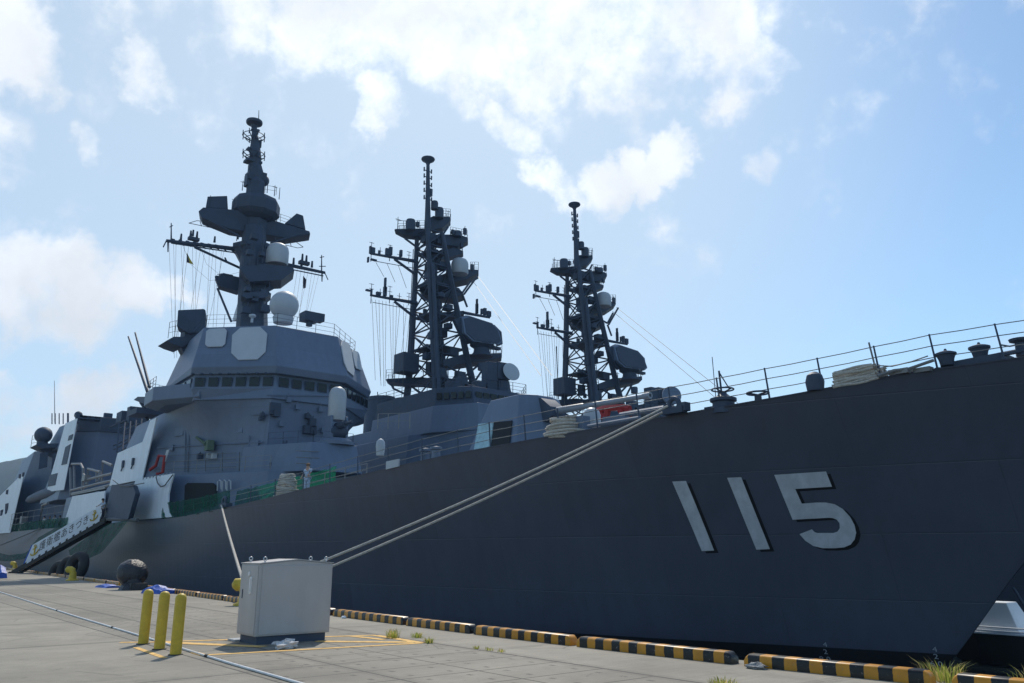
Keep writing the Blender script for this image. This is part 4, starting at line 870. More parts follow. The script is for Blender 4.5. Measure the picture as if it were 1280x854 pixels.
b.tube(p+Vector((-.05, 0, .7)), p+Vector((-.1, 0, 1.55)), .035); b.tube(p+Vector((-.1, 0, 1.5)), p+Vector((.28, 0, .85)), .022); b.tube(p+Vector((-.3, 0, .3)), p+Vector((-.35, 0, 2.1)), .014); b.box(p+Vector((-.55, 0, .15)), (.35, .3, .32)); b.box(p+Vector((.55, 0, .12)), (.25, .3, .25)); obj('capstan', b, M['dark'], ship, smooth=True)
b = MB(); p = dpt(937, 500, .5); b.tube(p, p+Vector((0, 0, .28)), .12); b.ring(p+Vector((0, 0, .34)), .36, .035, 20, 5)
for k in range(3): t = k*2.09; b.tube(p+Vector((0, 0, .28)), p+Vector((.36*math.cos(t), .36*math.sin(t), .34)), .03)
obj('handwheel', b, M['dark'], ship)
b = MB(); p = dpt(1011, 485, .4); b.lathe(p, [(.26, 0), (.3, .3), (.24, .52), (.1, .62), (.02, .64)], 14); obj('deck_locker', b, M['dark'], ship, smooth=True)
b = MB(); a, e = dpt(1095, 473, .15), dpt(1166, 459.5, .15)
b.path([a+Vector((0, 0, .15)), a.lerp(e, .3)+Vector((0, 0, .22)), a.lerp(e, .55)+Vector((0, 0, .18)), e+Vector((0, 0, .3))], .05); b.box(a.lerp(e, .35)+Vector((0, .2, .18)), (.6, .35, .16)); b.box(a.lerp(e, .75)+Vector((0, .2, .1)), (.5, .3, .14))
b.path([RY(1094, 457, a.y), RY(1115, 458, a.y+.1), RY(1140, 452, a.y+.3), RY(1160, 445, e.y)], .02, 4); b.tube(RY(1086, 428, a.y), RY(1097, 471, a.y+.3), .03); obj('deck_pipe', b, M['rail'], ship)
b = MB(); p = RY(1280, 430, 26.6); b.lathe(p-Vector((.1, 0, .35)), [(.16, 0), (.14, .4), (.28, .45), (.3, .52), (.05, .55)], 14); b.path([RY(1250, 431, 26), RY(1262, 433, 26.2), RY(1276, 430, 26.5)], .025, 4); b.tube(RY(1247, 444, 26), RY(1279, 438, 26.5), .07); obj('forward_fairlead', b, M['dark'], ship)
# bow chock with the cable lid disc, small deck gear
b = MB(); p = dpt(838, 514, .05)
b.ring(p+Vector((.1, .05, .28)), .22, .09, 18, 8, (0, 1, 0)); b.box(p+Vector((.1, .05, .06)), (.9, .3, .22)); b.box(p+Vector((.5, .1, .15)), (.3, .3, .3)); obj('mooring_chock', b, M['dark'], ship, smooth=True)
b = MB(); p = RY(839.5, 494.5, 24.2); b.lathe(p, [(.02, -.06), (.36, -.06), (.38, 0), (.36, .06), (.02, .08)], 20, (.75, -.6, .15)); b.tube(p-Vector((0, -.05, .9)), p, .06); obj('cable_reel_disc', b, M['grey'], ship, smooth=True)
b = MB(); 
pp = RY(768, 520, 25.5)
for l in (((746, 514), (755, 511), (766, 510), (779, 509), (787, 511)), ((750, 516), (757, 524)), ((760, 511), (757, 525)), ((784, 512), (787, 520)), ((775, 511), (780, 520))): b.path([RY(x, y, 25.5) for x, y in l], .15, 6)
obj('hose_rack', b, M['red'], ship, 'red fire hose rack')
b = MB(); p = RY(740, 533, 23); b.lathe(p, [(.36, 0), (.36, .45), (.3, .62), (.15, .74), (.01, .76)], 16); obj('deck_vent', b, M['pale'], ship, smooth=True)
b = MB(); b.box(RY(727, 532, 22.2)+Vector((0, 0, .05)), (.55, .4, .6)); b.box(RY(770, 523, 23), (1.2, .3, .2)); b.tube(RY(735, 533, 22), RY(800, 522, 22.3), .07); b.tube(RY(775, 519, 23), RY(830, 510, 23.5), .1); obj('deck_locker', b, M['grey'], ship)
b = MB(); 
for s in (-.22, .22): b.lathe(dpt(524, 577, .6)+Vector((s*2, 0, 0)), [(.2, 0), (.2, .55), (.28, .6), (.28, .7), (.02, .75)], 14)
b.box(dpt(524, 577, .6)+Vector((0, 0, .05)), (1.5, .5, .1)); obj('mooring_bitts', b, M['grey'], ship, smooth=True)
b = MB(); b.slab([on_deckedge(x, y)+Vector((0, .05, 0)) for x, y in ((481, 587), (497, 583))]+[on_deckedge(497, 583)+Vector((0, .05, .35)), on_deckedge(481, 587)+Vector((0, .05, .38))], (0, .06, 0)); obj('name_board', b, M['pale'], ship)
b = MB()                                        # low deckhouse, breakwater and missile deck between gun and bridge
b.prism([(-52, 23.2), (-38, 23.0), (-38, 33.0), (-52, 32.8)], 3.9, [(-52, 23.4), (-38.3, 23.3), (-38.3, 32.7), (-52, 32.6)], 6.0); obj('launcher_deck', b, M['deck'], ship)
b = MB(); railing(b, [(-51, 21.0, 4.5), (-44, 20.7, 4.8), (-37.5, 21, 5.1)], 1.0, 3, .03, step=2.2); obj('inner_railing', b, M['rail'], ship); b = MB(); railing(b, [RY(472, 536, 27), RY(512, 536, 27)], 1.0, 2, .03, step=1.5); obj('inner_railing', b, M['rail'], ship)
b = MB(); p = RY(476, 548, 26); b.lathe(p-Vector((0, 0, .5)), [(.25, -.6), (.3, 0), (.26, .3), (.12, .45), (.02, .48)], 14); obj('hatch_cover', b, M['pale'], ship, smooth=True)

# ------------------------------------------------------------------ the two destroyers moored outside it
Y2 = 46.5; X2 = -72.0
ship2 = thing('destroyer', (-78, Y2, -2), 'middle grey destroyer, its lattice mast rising between the tower mast and the farthest lattice mast', 'warship', 'grey destroyers moored side by side')
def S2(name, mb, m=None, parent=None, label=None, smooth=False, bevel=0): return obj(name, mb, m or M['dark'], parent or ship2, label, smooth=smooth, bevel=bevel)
hm2 = MB(); dk2 = hull_mesh(hm2)
for mb in (hm2, dk2):
    for v in mb.v: v.y += Y2-YC; v.x -= .8
S2('hull', hm2, [M['hull'], M['boot']], smooth=True); S2('deck', dk2, M['deck'])
def Q(px, py, X=X2): return RX(px, py, X)
def mir2(p): return p+[(x, 2*Y2-y) for x, y in reversed(p)]
def B2(name, hb, zb, ht, zt, m=None, parent=None, bevel=.05): return S2(name, MB().prism(mir2(hb), zb, mir2(ht), zt), m or M['grey'], parent, bevel=bevel)
zr = RX(607, 487, -59).z; zl = RX(547, 511, -62).z
B2('lower_deckhouse', [(-95, 39.6), (-64, 39.6), (-54, 43.0)], 3.9, [(-95, 40.0), (-64, 40.0), (-55, 43.2)], zl-2.4)
B2('bridge_structure', [(-72, 40.4), (-61, 40.4), (-56.6, 42.6)], zl-2.5, [(-72, 40.7), (-61, 40.7), (-57.0, 42.8)], zl)
ph2 = B2('pilot_house', [(-72, 41.0), (-61, 40.9), (-57.6, 42.9)], zl-.02, [(-72, 41.2), (-61.4, 41.2), (-58.4, 43.1)], zr, M['dark'])  # darker material stands in for the shade on this upper level
for i in range(7):
    y = 43.6+i*.86; S2('window', MB().box((-57.95, y, (zl+zr)/2), (.12, .66, (zr-zl)*.34)), M['glass'], ph2)
for i in range(5):
    a = Vector((-61.0, 40.95, 0)).lerp(Vector((-57.9, 42.8, 0)), (i+.5)/5); S2('window', MB().box((a.x, a.y, (zl+zr)/2), (.5, .12, (zr-zl)*.34), math.atan2(1.9, 3.1)), M['glass'], ph2)
B2('middle_deckhouse', [(-95, 41.0), (-66, 41.0), (-60, 43.0)], 5.0, [(-95, 41.3), (-66, 41.3), (-60.4, 43.2)], RX(500, 532, -68).z)
# stepped screen, roof rails, small roof gear
b = MB(); b.slab([RX(x, y, -64) for x, y in ((524, 536), (530, 523), (538, 519), (547, 512), (550, 511), (547, 545), (528, 548))], (-.2, 0, 0)); S2('screen', b, M['grey'])
b = MB(); railing(b, [(-72, 41.3, zr), (-61.5, 41.3, zr), (-58.6, 43.2, zr), (-58.6, 49.8, zr), (-61.5, 51.7, zr), (-72, 51.7, zr)], 1.0, 3, .03, step=1.5); S2('roof_railing', b)
for x, y, w_, h_ in ((566, 484, 1.2, 1.0), (577, 481, .8, 1.4), (598, 483, 1.0, .9), (585, 487, 1.6, .8), (612, 483, 1.2, 1.0)):
    S2('roof_locker', MB().box(RX(x, y, -61), (1.0, w_, h_)), bevel=.05)
# fire control director with its dish
b = MB(); p = RX(628, 478, -61); b.lathe(p-Vector((0, 0, 1.2)), [(1.0, 0), (.8, .5), (.7, 1.3)], 14); b.box(p+Vector((0, -.3, 1.0)), (1.3, 1.5, 1.7)); b.box(p+Vector((0, -1.6, .8)), (1.1, 1.2, 1.9)); fd = S2('gun_director', b, bevel=.05)
dc = RX(639, 465, -60); dx = Vector((.9, -.1, .25)).normalized(); S2('director_dish', MB().lathe(dc, [(.02, -.3), (.55, -.22), (.92, -.02), (.95, .05), (.55, .08), (.02, .1)], 22, dx), M['radome'], fd, smooth=True)
# funnels
for x0, x1, y0 in ((459, 490, 498), (494, 514, 499)):
    a, e = RX(x0, y0, -90), RX(x1, y0, -90); c = (a+e)/2; r = (e-a).length/2*.95
    b = MB(); b.loft([[(c.x+1.35*r*k*math.cos(t), c.y+r*k*math.sin(t), z) for t in [math.pi/8*i for i in range(16)]] for k, z in ((1.08, 6), (1.0, c.z-.5), (1.04, c.z-.45), (1.04, c.z), (.85, c.z), (.8, c.z-.8))]); S2('funnel', b, M['dark'], smooth=True)
# lattice mast
base, top = Q(553, 512), Q(537, 292)
def leg_at(z, i):
    t = (z-base.z)/(top.z-base.z); c = base.lerp(top, t); h = 3.0+(1.05-3.0)*t**.8; return Vector((c.x+(-1, 1, 1, -1)[i]*h, c.y+(-1, -1, 1, 1)[i]*h*.95, z))
ml = S2('lattice_mast', MB().tube(base+Vector((0, 0, 0)), top, .44, .30, 10))
levels = [base.z+(top.z-base.z)*(1-(1-k/8)**1.15) for k in range(9)]
for i in range(4):
    b = MB()
    for z0, z1 in zip(levels, levels[1:]): b.tube(leg_at(z0, i), leg_at(z1, i), .40-.02*levels.index(z0), .38-.02*levels.index(z0), 8)
    S2('mast_leg', b, None, ml, smooth=True)
    j = (i+1) % 4; b = MB()
    for z0, z1 in zip(levels, levels[1:]):
        (b.tube(leg_at(z0, i), leg_at(z1, j), .085, n=5) if i != 2 else None); (b.tube(leg_at(z0, j), leg_at(z1, i), .085, n=5) if i != 1 else None); b.tube(leg_at(z1, i), leg_at(z1, j), .10, n=5)
    S2('cross_bracing', b, None, ml)
b = MB(); b.tube(leg_at(base.z, 1)+Vector((.5, 0, 0)), Q(541, 330, -70), .28, .2, 8); rnd = random.Random(21)
for k in range(11):
    z = base.z+(top.z-base.z)*(k+.6)/11; t = (z-base.z)/(top.z-base.z); c = base.lerp(top, t)
    b.box((c.x+rnd.uniform(-1, 1)*(1.6-t), c.y+rnd.uniform(-1, 1)*(1.6-t), z), (rnd.uniform(.5, 1.1), rnd.uniform(.5, 1.1), rnd.uniform(.5, 1.5)))
    if k % 2: 
        h = 2.6-1.6*t; b.box((c.x, c.y, z), (2*h, 2*h, .16))
S2('mast_equipment', b, None, ml)
# pole, top radome
p0, p1 = Q(534.5, 300), Q(535, 205)
pb = MB(); pb.tube(p0, p0.lerp(p1, .45), .42, .30, 10); pb.tube(p0.lerp(p1, .45), p1, .30, .2, 10)
for y in (214, 231, 249, 222, 240): 
    c = Q(534.8, y); pb.tube(c+Vector((0, -.5, 0)), c+Vector((0, .5, 0)), .06); pb.box(c+Vector((0, -.5, .1)), (.12, .12, .5)); pb.box(c+Vector((0, .5, .1)), (.12, .12, .5))
pb.box(Q(538.5, 241), (.3, .3, .9)); S2('pole_mast', pb, None, ml)
c = Q(535, 203); S2('top_radome', MB().lathe(c, [(.2, -.3), (.3, -.05), (.72, .22), (.80, .36), (.76, .48), (.3, .58), (.02, .6)], 18), None, ml, smooth=True)
def plat(px, X, dx, name='platform', rail_=None, m=None):
    off = Vector((.80, -.60, 0))*dx*.55; b = MB().slab([Q(x, y, X)-off*.5 for x, y in px], off)
    o = S2(name, b, m, ml, bevel=.03)
    if rail_:
        r = MB()
        for kk in (-.5, .5): railing(r, [Q(x, y, X)+off*kk for x, y in rail_], .95, 3, .028, step=.8)
        S2('platform_railing', r, None, o)
    return o
plat([(532, 278), (542, 273), (563, 274), (563, 279), (553, 288), (541, 290)], -73, 2.6, rail_=[(552, 273), (563, 274)])
plat([(493.5, 290), (495, 289), (536, 288), (538, 300), (505, 296)], -73.2, 2.4, rail_=[(498, 289), (531, 288)])
plat([(541, 296), (575, 296), (585, 300), (585, 304), (572, 311), (542, 307)], -73, 2.6, rail_=[(563, 296), (584, 300)])
plat([(540, 318), (568, 312), (579, 316), (579, 319), (555, 326), (541, 334)], -73, 2.4, rail_=[(566, 312), (578, 316)])
plat([(540, 352), (556, 346), (570, 340), (598, 341), (598, 345), (583, 353), (556, 359), (541, 361)], -73.5, 4, rail_=[(588, 341), (598, 341)])
plat([(524, 361), (545, 358), (574, 364), (580, 372), (566, 377), (528, 372)], -74, 4.4)
plat([(524, 396), (580, 392), (580, 396), (526, 400)], -74, 4.4)
plat([(483, 477), (486, 476), (528, 474), (560, 478), (560, 482), (512, 482), (487, 480)], -74, 4, rail_=[(484, 476), (492, 475.5)])
plat([(548, 455), (578, 446), (627, 444), (627, 449), (612, 453), (556, 461)], -70.5, 4.2, rail_=[(606, 444), (627, 444)])
# drums and boxes on the platforms
for x, y, w_, h_, X in ((513, 288, 13, 15, -72), (549, 273, 12, 15, -72), (572, 296, 11, 8, -72), (543, 262, 10, 12, -72), (561, 345, 8, 10, -72), (550, 372, 12, 6, -70), (602, 463, 10, 9, -66)):
    c = Q(x, y, X); S2('sensor_drum', MB().lathe(c, [(w_/24, 0), (w_/23.5, h_/12*.8), (w_/28, h_/12), (.02, h_/12)], 12), None, ml, smooth=True)
capsule('radome', Q(574.5, 343, -71.5), 1.0, 1.95, 'pale grey capsule radome', ml)
for (p, q_, X) in (((506, 298), (525, 312), -72), ((560, 284), (552, 296), -72), ((588, 352), (578, 366), -71), ((597, 345), (580, 368), -71), ((578, 368), (584, 384), -71), ((489, 480), (492, 486), -73), ((492, 486), (520, 499), -73), ((578, 366), (558, 356), -71), ((556, 461), (548, 480), -69.5), ((600, 455), (572, 478), -69.5), ((560, 458), (596, 480), -69.5), ((610, 452), (590, 482), -69.5)): S2('mast_brace', MB().tube(Q(*p, X), Q(*q_, X), .12), None, ml)
b = MB()
for k in range(5):
    j = k % 4; pts = [leg_at(z, j)+Vector((.35 if j in (1, 2) else -.1, -.35+.12*k, 0)) for z in levels[:-1]]; b.path(pts, .05, 5)
l0, l1 = Q(556, 505, -69), Q(543, 335, -70.5)
for dy in (-.22, .22): b.tube(l0+Vector((0, dy, 0)), l1+Vector((0, dy, 0)), .05, n=5)
for k in range(44): c = l0.lerp(l1, k/43); b.tube(c-Vector((0, .22, 0)), c+Vector((0, .22, 0)), .03, n=4)
S2('mast_ladder', b, None, ml)
rnd = random.Random(77)
for x, y, X in ((497, 287, -72), (522, 285, -72), (560, 271, -72), (581, 295, -72), (566, 294, -72), (590, 340, -71), (545, 357, -71), (577, 311, -72), (566, 363, -71), (529, 473, -72.5), (538, 472, -72), (617, 443, -67), (585, 444, -69), (531, 394, -72), (571, 391, -72)):
    b = MB(); c = Q(x, y, X); h_ = rnd.uniform(.7, 1.7); b.tube(c, c+Vector((0, 0, h_)), .05, .03, 5)
    if rnd.random() < .5: b.tube(c+Vector((0, -.3, h_*.8)), c+Vector((0, .3, h_*.8)), .03, n=4)
    else: b.box(c+Vector((0, 0, h_*.45)), (.3, .35, h_*.6))
    S2('stub_aerial', b, None, ml)
for x, y, X, w_ in ((533, 300, -71.5, .9), (548, 303, -71.5, .7), (536, 345, -71.2, .8), (552, 333, -71.2, 1.0), (543, 380, -70.6, 1.0), (560, 385, -70.6, .8), (541, 420, -70, .9), (566, 440, -70, 1.1), (549, 466, -69.5, 1.2), (575, 470, -69, 1.0), (534, 446, -71, .8), (560, 408, -70, .7)):
    S2('equipment_box', MB().box(Q(x, y, X), (.8, w_, w_*.85)), None, ml, bevel=.04)
# yards with their gear
def yard(a, e, bs, posts, lab):
    b = MB(); b.tube(Q(*a), Q(*e), .13, .22, 8); b.tube(Q(*bs[0]), Q(*bs[1]), .15, n=6); b.tube(Q(a[0]+3, a[1]+9), Q(e[0], e[1]+9), .04)
    for x, y, w_, h_ in posts: c = Q(x, y); b.box(c+Vector((0, 0, h_/24)), (.3, w_/12, h_/12))
    for x, up_h, dn in ((a[0]+1, 1.3, .9), (a[0]+12, .9, 0), (a[0]+24, 1.4, .5), (a[0]+36, .8, 0), (a[0]+48, 1.0, .4)):
        y = a[1]+(e[1]-a[1])*(x-a[0])/(e[0]-a[0]); c = Q(x, y); b.tube(c-Vector((0, 0, dn)), c+Vector((0, 0, up_h)), .045, .03, 5)
        for h_ in (.55, .95):
            if h_ < up_h: b.tube(c+Vector((0, -.28, up_h*h_)), c+Vector((0, .28, up_h*h_)), .028, n=4)
    S2('signal_yard', b, None, ml, lab)
yard((463, 317), (521, 327), ((493, 324), (519, 343)), [(466, 317, 5, 8), (474, 319, 2, 6), (484, 319, 5, 9), (488, 319, 4, 11), (501, 321, 3, 9), (462.5, 317, 1.5, 10), (467, 326, 8, 2), (460, 328, 1.5, 7)], 'upper signal yard')
yard((463, 369), (521, 379), ((493, 377), (521, 399)), [(473, 369, 6, 4), (481, 370, 4, 12), (481, 366, 2, 20), (489, 372, 4, 3), (464, 369, 1.5, 8), (460, 364, 6, 2)], 'lower signal yard')
b = MB(); b.tube(Q(580, 391), Q(612, 397), .2, .14, 8)
for x, y, w_, h_ in ((596, 392, 3, 14), (596, 392, 1.5, 21), (606, 394, 4, 10), (611, 396, 6, 8), (602, 393, 2, 8)): b.box(Q(x, y)+Vector((0, 0, h_/24)), (.3, w_/12, h_/12))
S2('signal_yard', b, None, ml, 'far signal yard')
# flat square search radar
fpx = [(577.5, 397.5), (586, 394.5), (615.5, 404), (624, 414), (628, 428), (624, 431), (592, 427), (581, 417)]
f0 = [RX(x, y, -67+(427-y)*-.02+(x-600)*.015) for x, y in fpx]
rd = S2('search_radar', MB().slab(f0, (-.8, .15, .25)), M['grey'], ml, bevel=.05); S2('antenna_face', MB().slab([sum(f0, Vector())/8+(p-sum(f0, Vector())/8)*.9+Vector((.09, -.02, .02)) for p in f0], (-.12, .02, .02)), M['navy'], rd)
b = MB(); b.slab([RX(x, y, -68.2) for x, y in ((568, 399), (577, 397), (593, 428), (586, 430), (576, 416))], (-.5, 0, 0)); b.slab([RX(x, y, -67.5) for x, y in ((618, 406), (627, 415), (628.5, 430), (625, 432))], (-.6, 0, 0)); b.box(RX(612, 434, -67.5), (.5, 2.8, .3)); S2('radar_frame', b, None, rd)
p = RX(602, 446, -68); S2('radar_pedestal', MB().lathe(p, [(1.3, 0), (.9, .5), (.85, .9), (1.3, 1.2), (1.3, 1.5)], 14), None, rd, smooth=True)
# rigging
b = MB(); rnd = random.Random(31)
for k in range(12): 
    x = 465+k*4.4; b.tube(Q(x, 374+k*.7), Q(x*.6+.4*490+rnd.uniform(-6, 6), 474+rnd.uniform(0, 12)), .022, n=3)
for k in range(3): b.tube(Q(470+k*14, 328+k*2), Q(480+k*14, 346+k*7), .03, n=3)
b.tube(Q(597, 345), RX(690, 470, -45), .03, n=3); b.tube(Q(590, 350), RX(676, 470, -48), .03, n=3); b.tube(Q(495, 275), Q(520, 278), .03, n=3); S2('rigging_wire', b, M['wire'], ml)
S2('sensor_box', MB().box(Q(508, 455, -73), (2.0, 2.0, 2.1)), None, ml, bevel=.05)
for x, y0, y1, X in ((512, 400, 474, -78), (560, 480, 462, -64), (472, 524, 490, -80)): S2('whip_aerial', MB().tube(RX(x, y0, X), RX(x, y1, X), .07, .05))
ship3 = copy_tree(ship2); ship3.location = Vector((-78+1.6, Y2+21.8, -2))
ship3['label'] = 'farthest grey destroyer, only its lattice mast rising behind the gun and bow rail'

# ------------------------------------------------------------------ quay furniture
def kerb(x0, x1, k, label):
    L_ = x1-x0; c = ((x0+x1)/2, (kerbY(x0)+kerbY(x1))/2+.1); rz = math.atan2(kerbY(x1)-kerbY(x0), L_)
    prof = [(-.10, 0), (-.10, .125), (-.094, .147), (-.078, .163), (-.055, .17), (.08, .17), (.10, .14), (.10, 0)]
    loops = []
    for x, s in ((0, .55), (.025, .8), (.07, 1), (L_-.07, 1), (L_-.025, .8), (L_, .55)):
        loops.append([(x0+x*math.cos(rz)-y*math.sin(rz), kerbY(x0)+.1+x*math.sin(rz)+y*math.cos(rz), z*(s if z > .01 else 1)) for y, z in prof])
    o = obj('kerb_block', MB().loft(loops), M['stripes'], None, loc=(x0-(.185 if k % 2 else .0), kerbY(x0)+.1, 0), smooth=True); tag(o, label, 'kerb block', 'striped kerb blocks along the quay edge')
    if abs(rz) > 0: pass
    return o
def kX(px, py): return RZ(px, py, 0).x
segs = []
def onK(px):                                    # where the kerb line is met at picture column px
    lo, hi = -200., 5.
    for _ in range(60):
        m = (lo+hi)/2; v = Vector((m, kerbY(m), 0))-O; x = 640+FPX*v.dot(RT)/v.dot(FW)
        if x < px: lo = m
        else: hi = m
    return (lo+hi)/2
for a, b_ in ((1190, 1330), (929.5, 1164), (720.5, 914), (592, 712.5), (507.5, 587), (416, 503.5), (352, 412.5), (279, 345), (245.5, 277.5), (216, 244)): segs.append((onK(a), onK(b_)))
KL = ['striped kerb block nearest the camera, half cut by the frame behind the big grass tuft', 'long striped kerb block just before the big grass tuft, rag at its far end', 'striped kerb block in front of the hull below the number, black last stripe', 'striped kerb block that begins and ends in black, two blocks past the number',
      'short striped kerb block beside the small grass tufts', 'striped kerb block just to the bow side of the grey cabinet', 'striped kerb block mostly hidden behind the grey cabinet', 'striped kerb block by the yellow bitt, cut off by the cabinet edge', 'striped kerb block seen past the three yellow posts, next to the bitt', 'striped kerb block next to the blue tarpaulin']
for i, (a, b_) in enumerate(segs): kerb(a, b_, (1, 1, 1, 0, 1, 1, 0, 1, 0, 1)[i], KL[i])
x = segs[-1][0]-.3
for i in range(24): kerb(x-3.0, x, i, 'weathered kerb block on the far stretch of quay edge by the gangway'); x -= 3.3

# grey electric cabinet
CX0, CX1, CY0, CY1 = -15.62, -14.77, 6.15, 7.62
cab = thing('electric_cabinet', ((CX0+CX1)/2, (CY0+CY1)/2, 0), 'grey steel electric cabinet standing on the quay in front of the mooring ropes', 'cabinet')
cm = (CY0+CY1)/2
obj('cabinet_body', MB().loft([[(x, CY0, .14), (x, CY1, .14), (x, CY1, 1.40), (x, cm, 1.465), (x, CY0, 1.40)] for x in (CX0, CX1)]), M['cabinet'], cab, bevel=.012)
b = MB(); b.loft([[(x, CY0-.014, 1.402), (x, cm, 1.468), (x, CY1+.014, 1.402), (x, CY1+.014, 1.418), (x, cm, 1.487), (x, CY0-.014, 1.418)] for x in (CX0-.014, CX1+.014)]); obj('cabinet_roof', b, M['cabinet'], cab)
obj('plinth', MB().box(((CX0+CX1)/2, cm, .07), (CX1-CX0-.1, CY1-CY0-.12, .139)), M['dark'], cab)
obj('side_panel', MB().box((CX1+.006, cm+.01, .77), (.012, CY1-CY0-.10, 1.20)), M['cabinet'], cab, bevel=.005)
b = MB().box(((CX0+CX1)/2, CY0-.006, .77), (CX1-CX0-.06, .012, 1.20)); dr = obj('cabinet_door', b, M['cabinet'], cab, bevel=.005)
obj('lock', MB().lathe((-15.18, CY0-.012, 1.22), [(.045, 0), (.045, .015), (.02, .02)], 14, (0, -1, 0)), M['steel'], dr)
b = MB(); b.box((-15.08, CY0-.02, 1.02), (.09, .016, .30)); b.box((-15.06, CY0-.035, 1.02), (.03, .03, .22)); obj('handle', b, M['steel'], dr)
obj('vent_slots', MB().box((-15.45, CY0-.016, .86), (.03, .008, .16)), M['dark'], dr)
for X, Y in ((CX1-.06, CY0+.12), (CX0+.12, CY0+.12), (CX1-.06, CY1-.12), (CX0+.12, CY1-.12)):
    b = MB(); z = 1.44; b.tube((X, Y, z-.03), (X, Y, z+.02), .012); b.ring((X, Y, z+.05), .032, .011, 16, 6, (1, .0, 0)); obj('lifting_eye', b, M['pale'], cab, smooth=True)
b = MB(); b.box((-15.75, CY0+.1, .02), (.35, .28, .03)); o = obj('concrete_pad', b, M['pale'], None, loc=(-15.75, CY0+.1, 0)); tag(o, 'small pale concrete pad beside the cabinet foot', 'pad')
# crumpled bag at the cabinet foot
def crumple(name, c, r, m, label, cat, seed, sq=(1, 1, .5), group=None):
    rnd = random.Random(seed); b = MB(); b.ball((0, 0, 0), r, 14, 9, sq)
    for v in b.v: k = 1+rnd.uniform(-.3, .3); v *= k; v.z = max(v.z, -r*sq[2]*.6)
    for v in b.v: v += Vector(c)+Vector((0, 0, r*sq[2]*.6))
    o = obj(name, b, m, None, loc=c); return tag(o, label, cat, group)
p = RZ(357, 811, 0); crumple('plastic_bag', p, .17, M['rag'], 'crumpled white plastic bag lying at the foot of the cabinet', 'bag', 4, (.9, 1.3, .55))
p = RZ(946, 836, 0); crumple('crumpled_rag', p, .10, M['netrag'], 'crumpled white rag lying against the striped kerb', 'rag', 6, (1.5, 1.0, .5))
p = RZ(430, 773, 0); crumple('paper_scrap', p, .06, M['white'], 'small white scrap of paper by the kerb beside the cabinet', 'litter', 8, (1.4, 1, .6))
# three yellow posts
for (px, py), lb in (((178.8, 805.2), 'farthest of three yellow steel posts, standing where the faded yellow line starts'), ((199, 811.8), 'middle one of three yellow steel posts'), ((219.3, 818.7), 'nearest of three yellow steel posts, closest to the grey cabinet')):
    p = RZ(px, py, 0); b = MB(); b.lathe(p, [(.089, 0), (.089, .87), (.083, .905), (.062, .935), (.03, .95), (.002, .955)], 24); o = obj('bollard_post', b, M['yellow'], None, loc=p, smooth=True); tag(o, lb, 'bollard', 'yellow steel posts')
    f = MB(); f.lathe(p, [(.115, .001), (.115, .012), (.09, .014)], 20); obj('base_ring', f, M['rubber'], o)
# curved mooring bitts
def bitt(p, label, rz=0.0):
    b = MB(); pts = [(0, 0, 0), (0, 0, .25), (0, 0, .42), (0, -.06, .56), (0, -.18, .63), (0, -.34, .62), (0, -.44, .585)]
    pts = [p+Matrix.Rotation(rz, 3, 'Z') @ Vector(q_) for q_ in pts]; b.path(pts, [.24, .2, .19, .2, .2, .2, .1], 14)
    b.lathe(p, [(.36, 0), (.36, .05), (.26, .09)], 18); o = obj('mooring_bitt', b, M['yellow'], None, loc=p, smooth=True); return tag(o, label, 'mooring bitt', 'curved yellow mooring bitts')
PB = RZ(306, 757, 0)
bitt(PB, 'curved yellow mooring bitt peeping out behind the grey cabinet', R_(-50))
bitt(RZ(104, 725.5, 0)+Vector((0, -.6, 0)), 'curved yellow mooring bitt between the gangway foot and the black wrapped ball', R_(-35))
bitt(RZ(18, 712.5, -.0)*.985, 'curved yellow mooring bitt beyond the gangway foot', R_(-35))
# white conduit lying on the quay
cp = [(-60, 6.2), (-48, 6.05), (-40.75, 5.83), (-30, 5.42), (-24, 5.2), (-18.64, 5.06), (-15, 4.95), (-12.43, 4.87), (-10.27, 4.84), (-7, 4.83), (-2, 4.83), (6, 4.83)]
o = obj('conduit_pipe', MB().path([(x, y, .019) for x, y in cp], .018, 8), M['steel'], None, loc=(-20, 5.1, 0), smooth=True); tag(o, 'pale metal conduit pipe running along the quay paving', 'pipe')
for x in (-26.8, -20.0, -13.6, -8.8): y = interp(x, [a for a, _ in cp], [b_ for _, b_ in cp]); obj('coupling', MB().tube((x-.06, y, .02), (x+.06, y, .02), .024, n=10), M['rubber'], o)
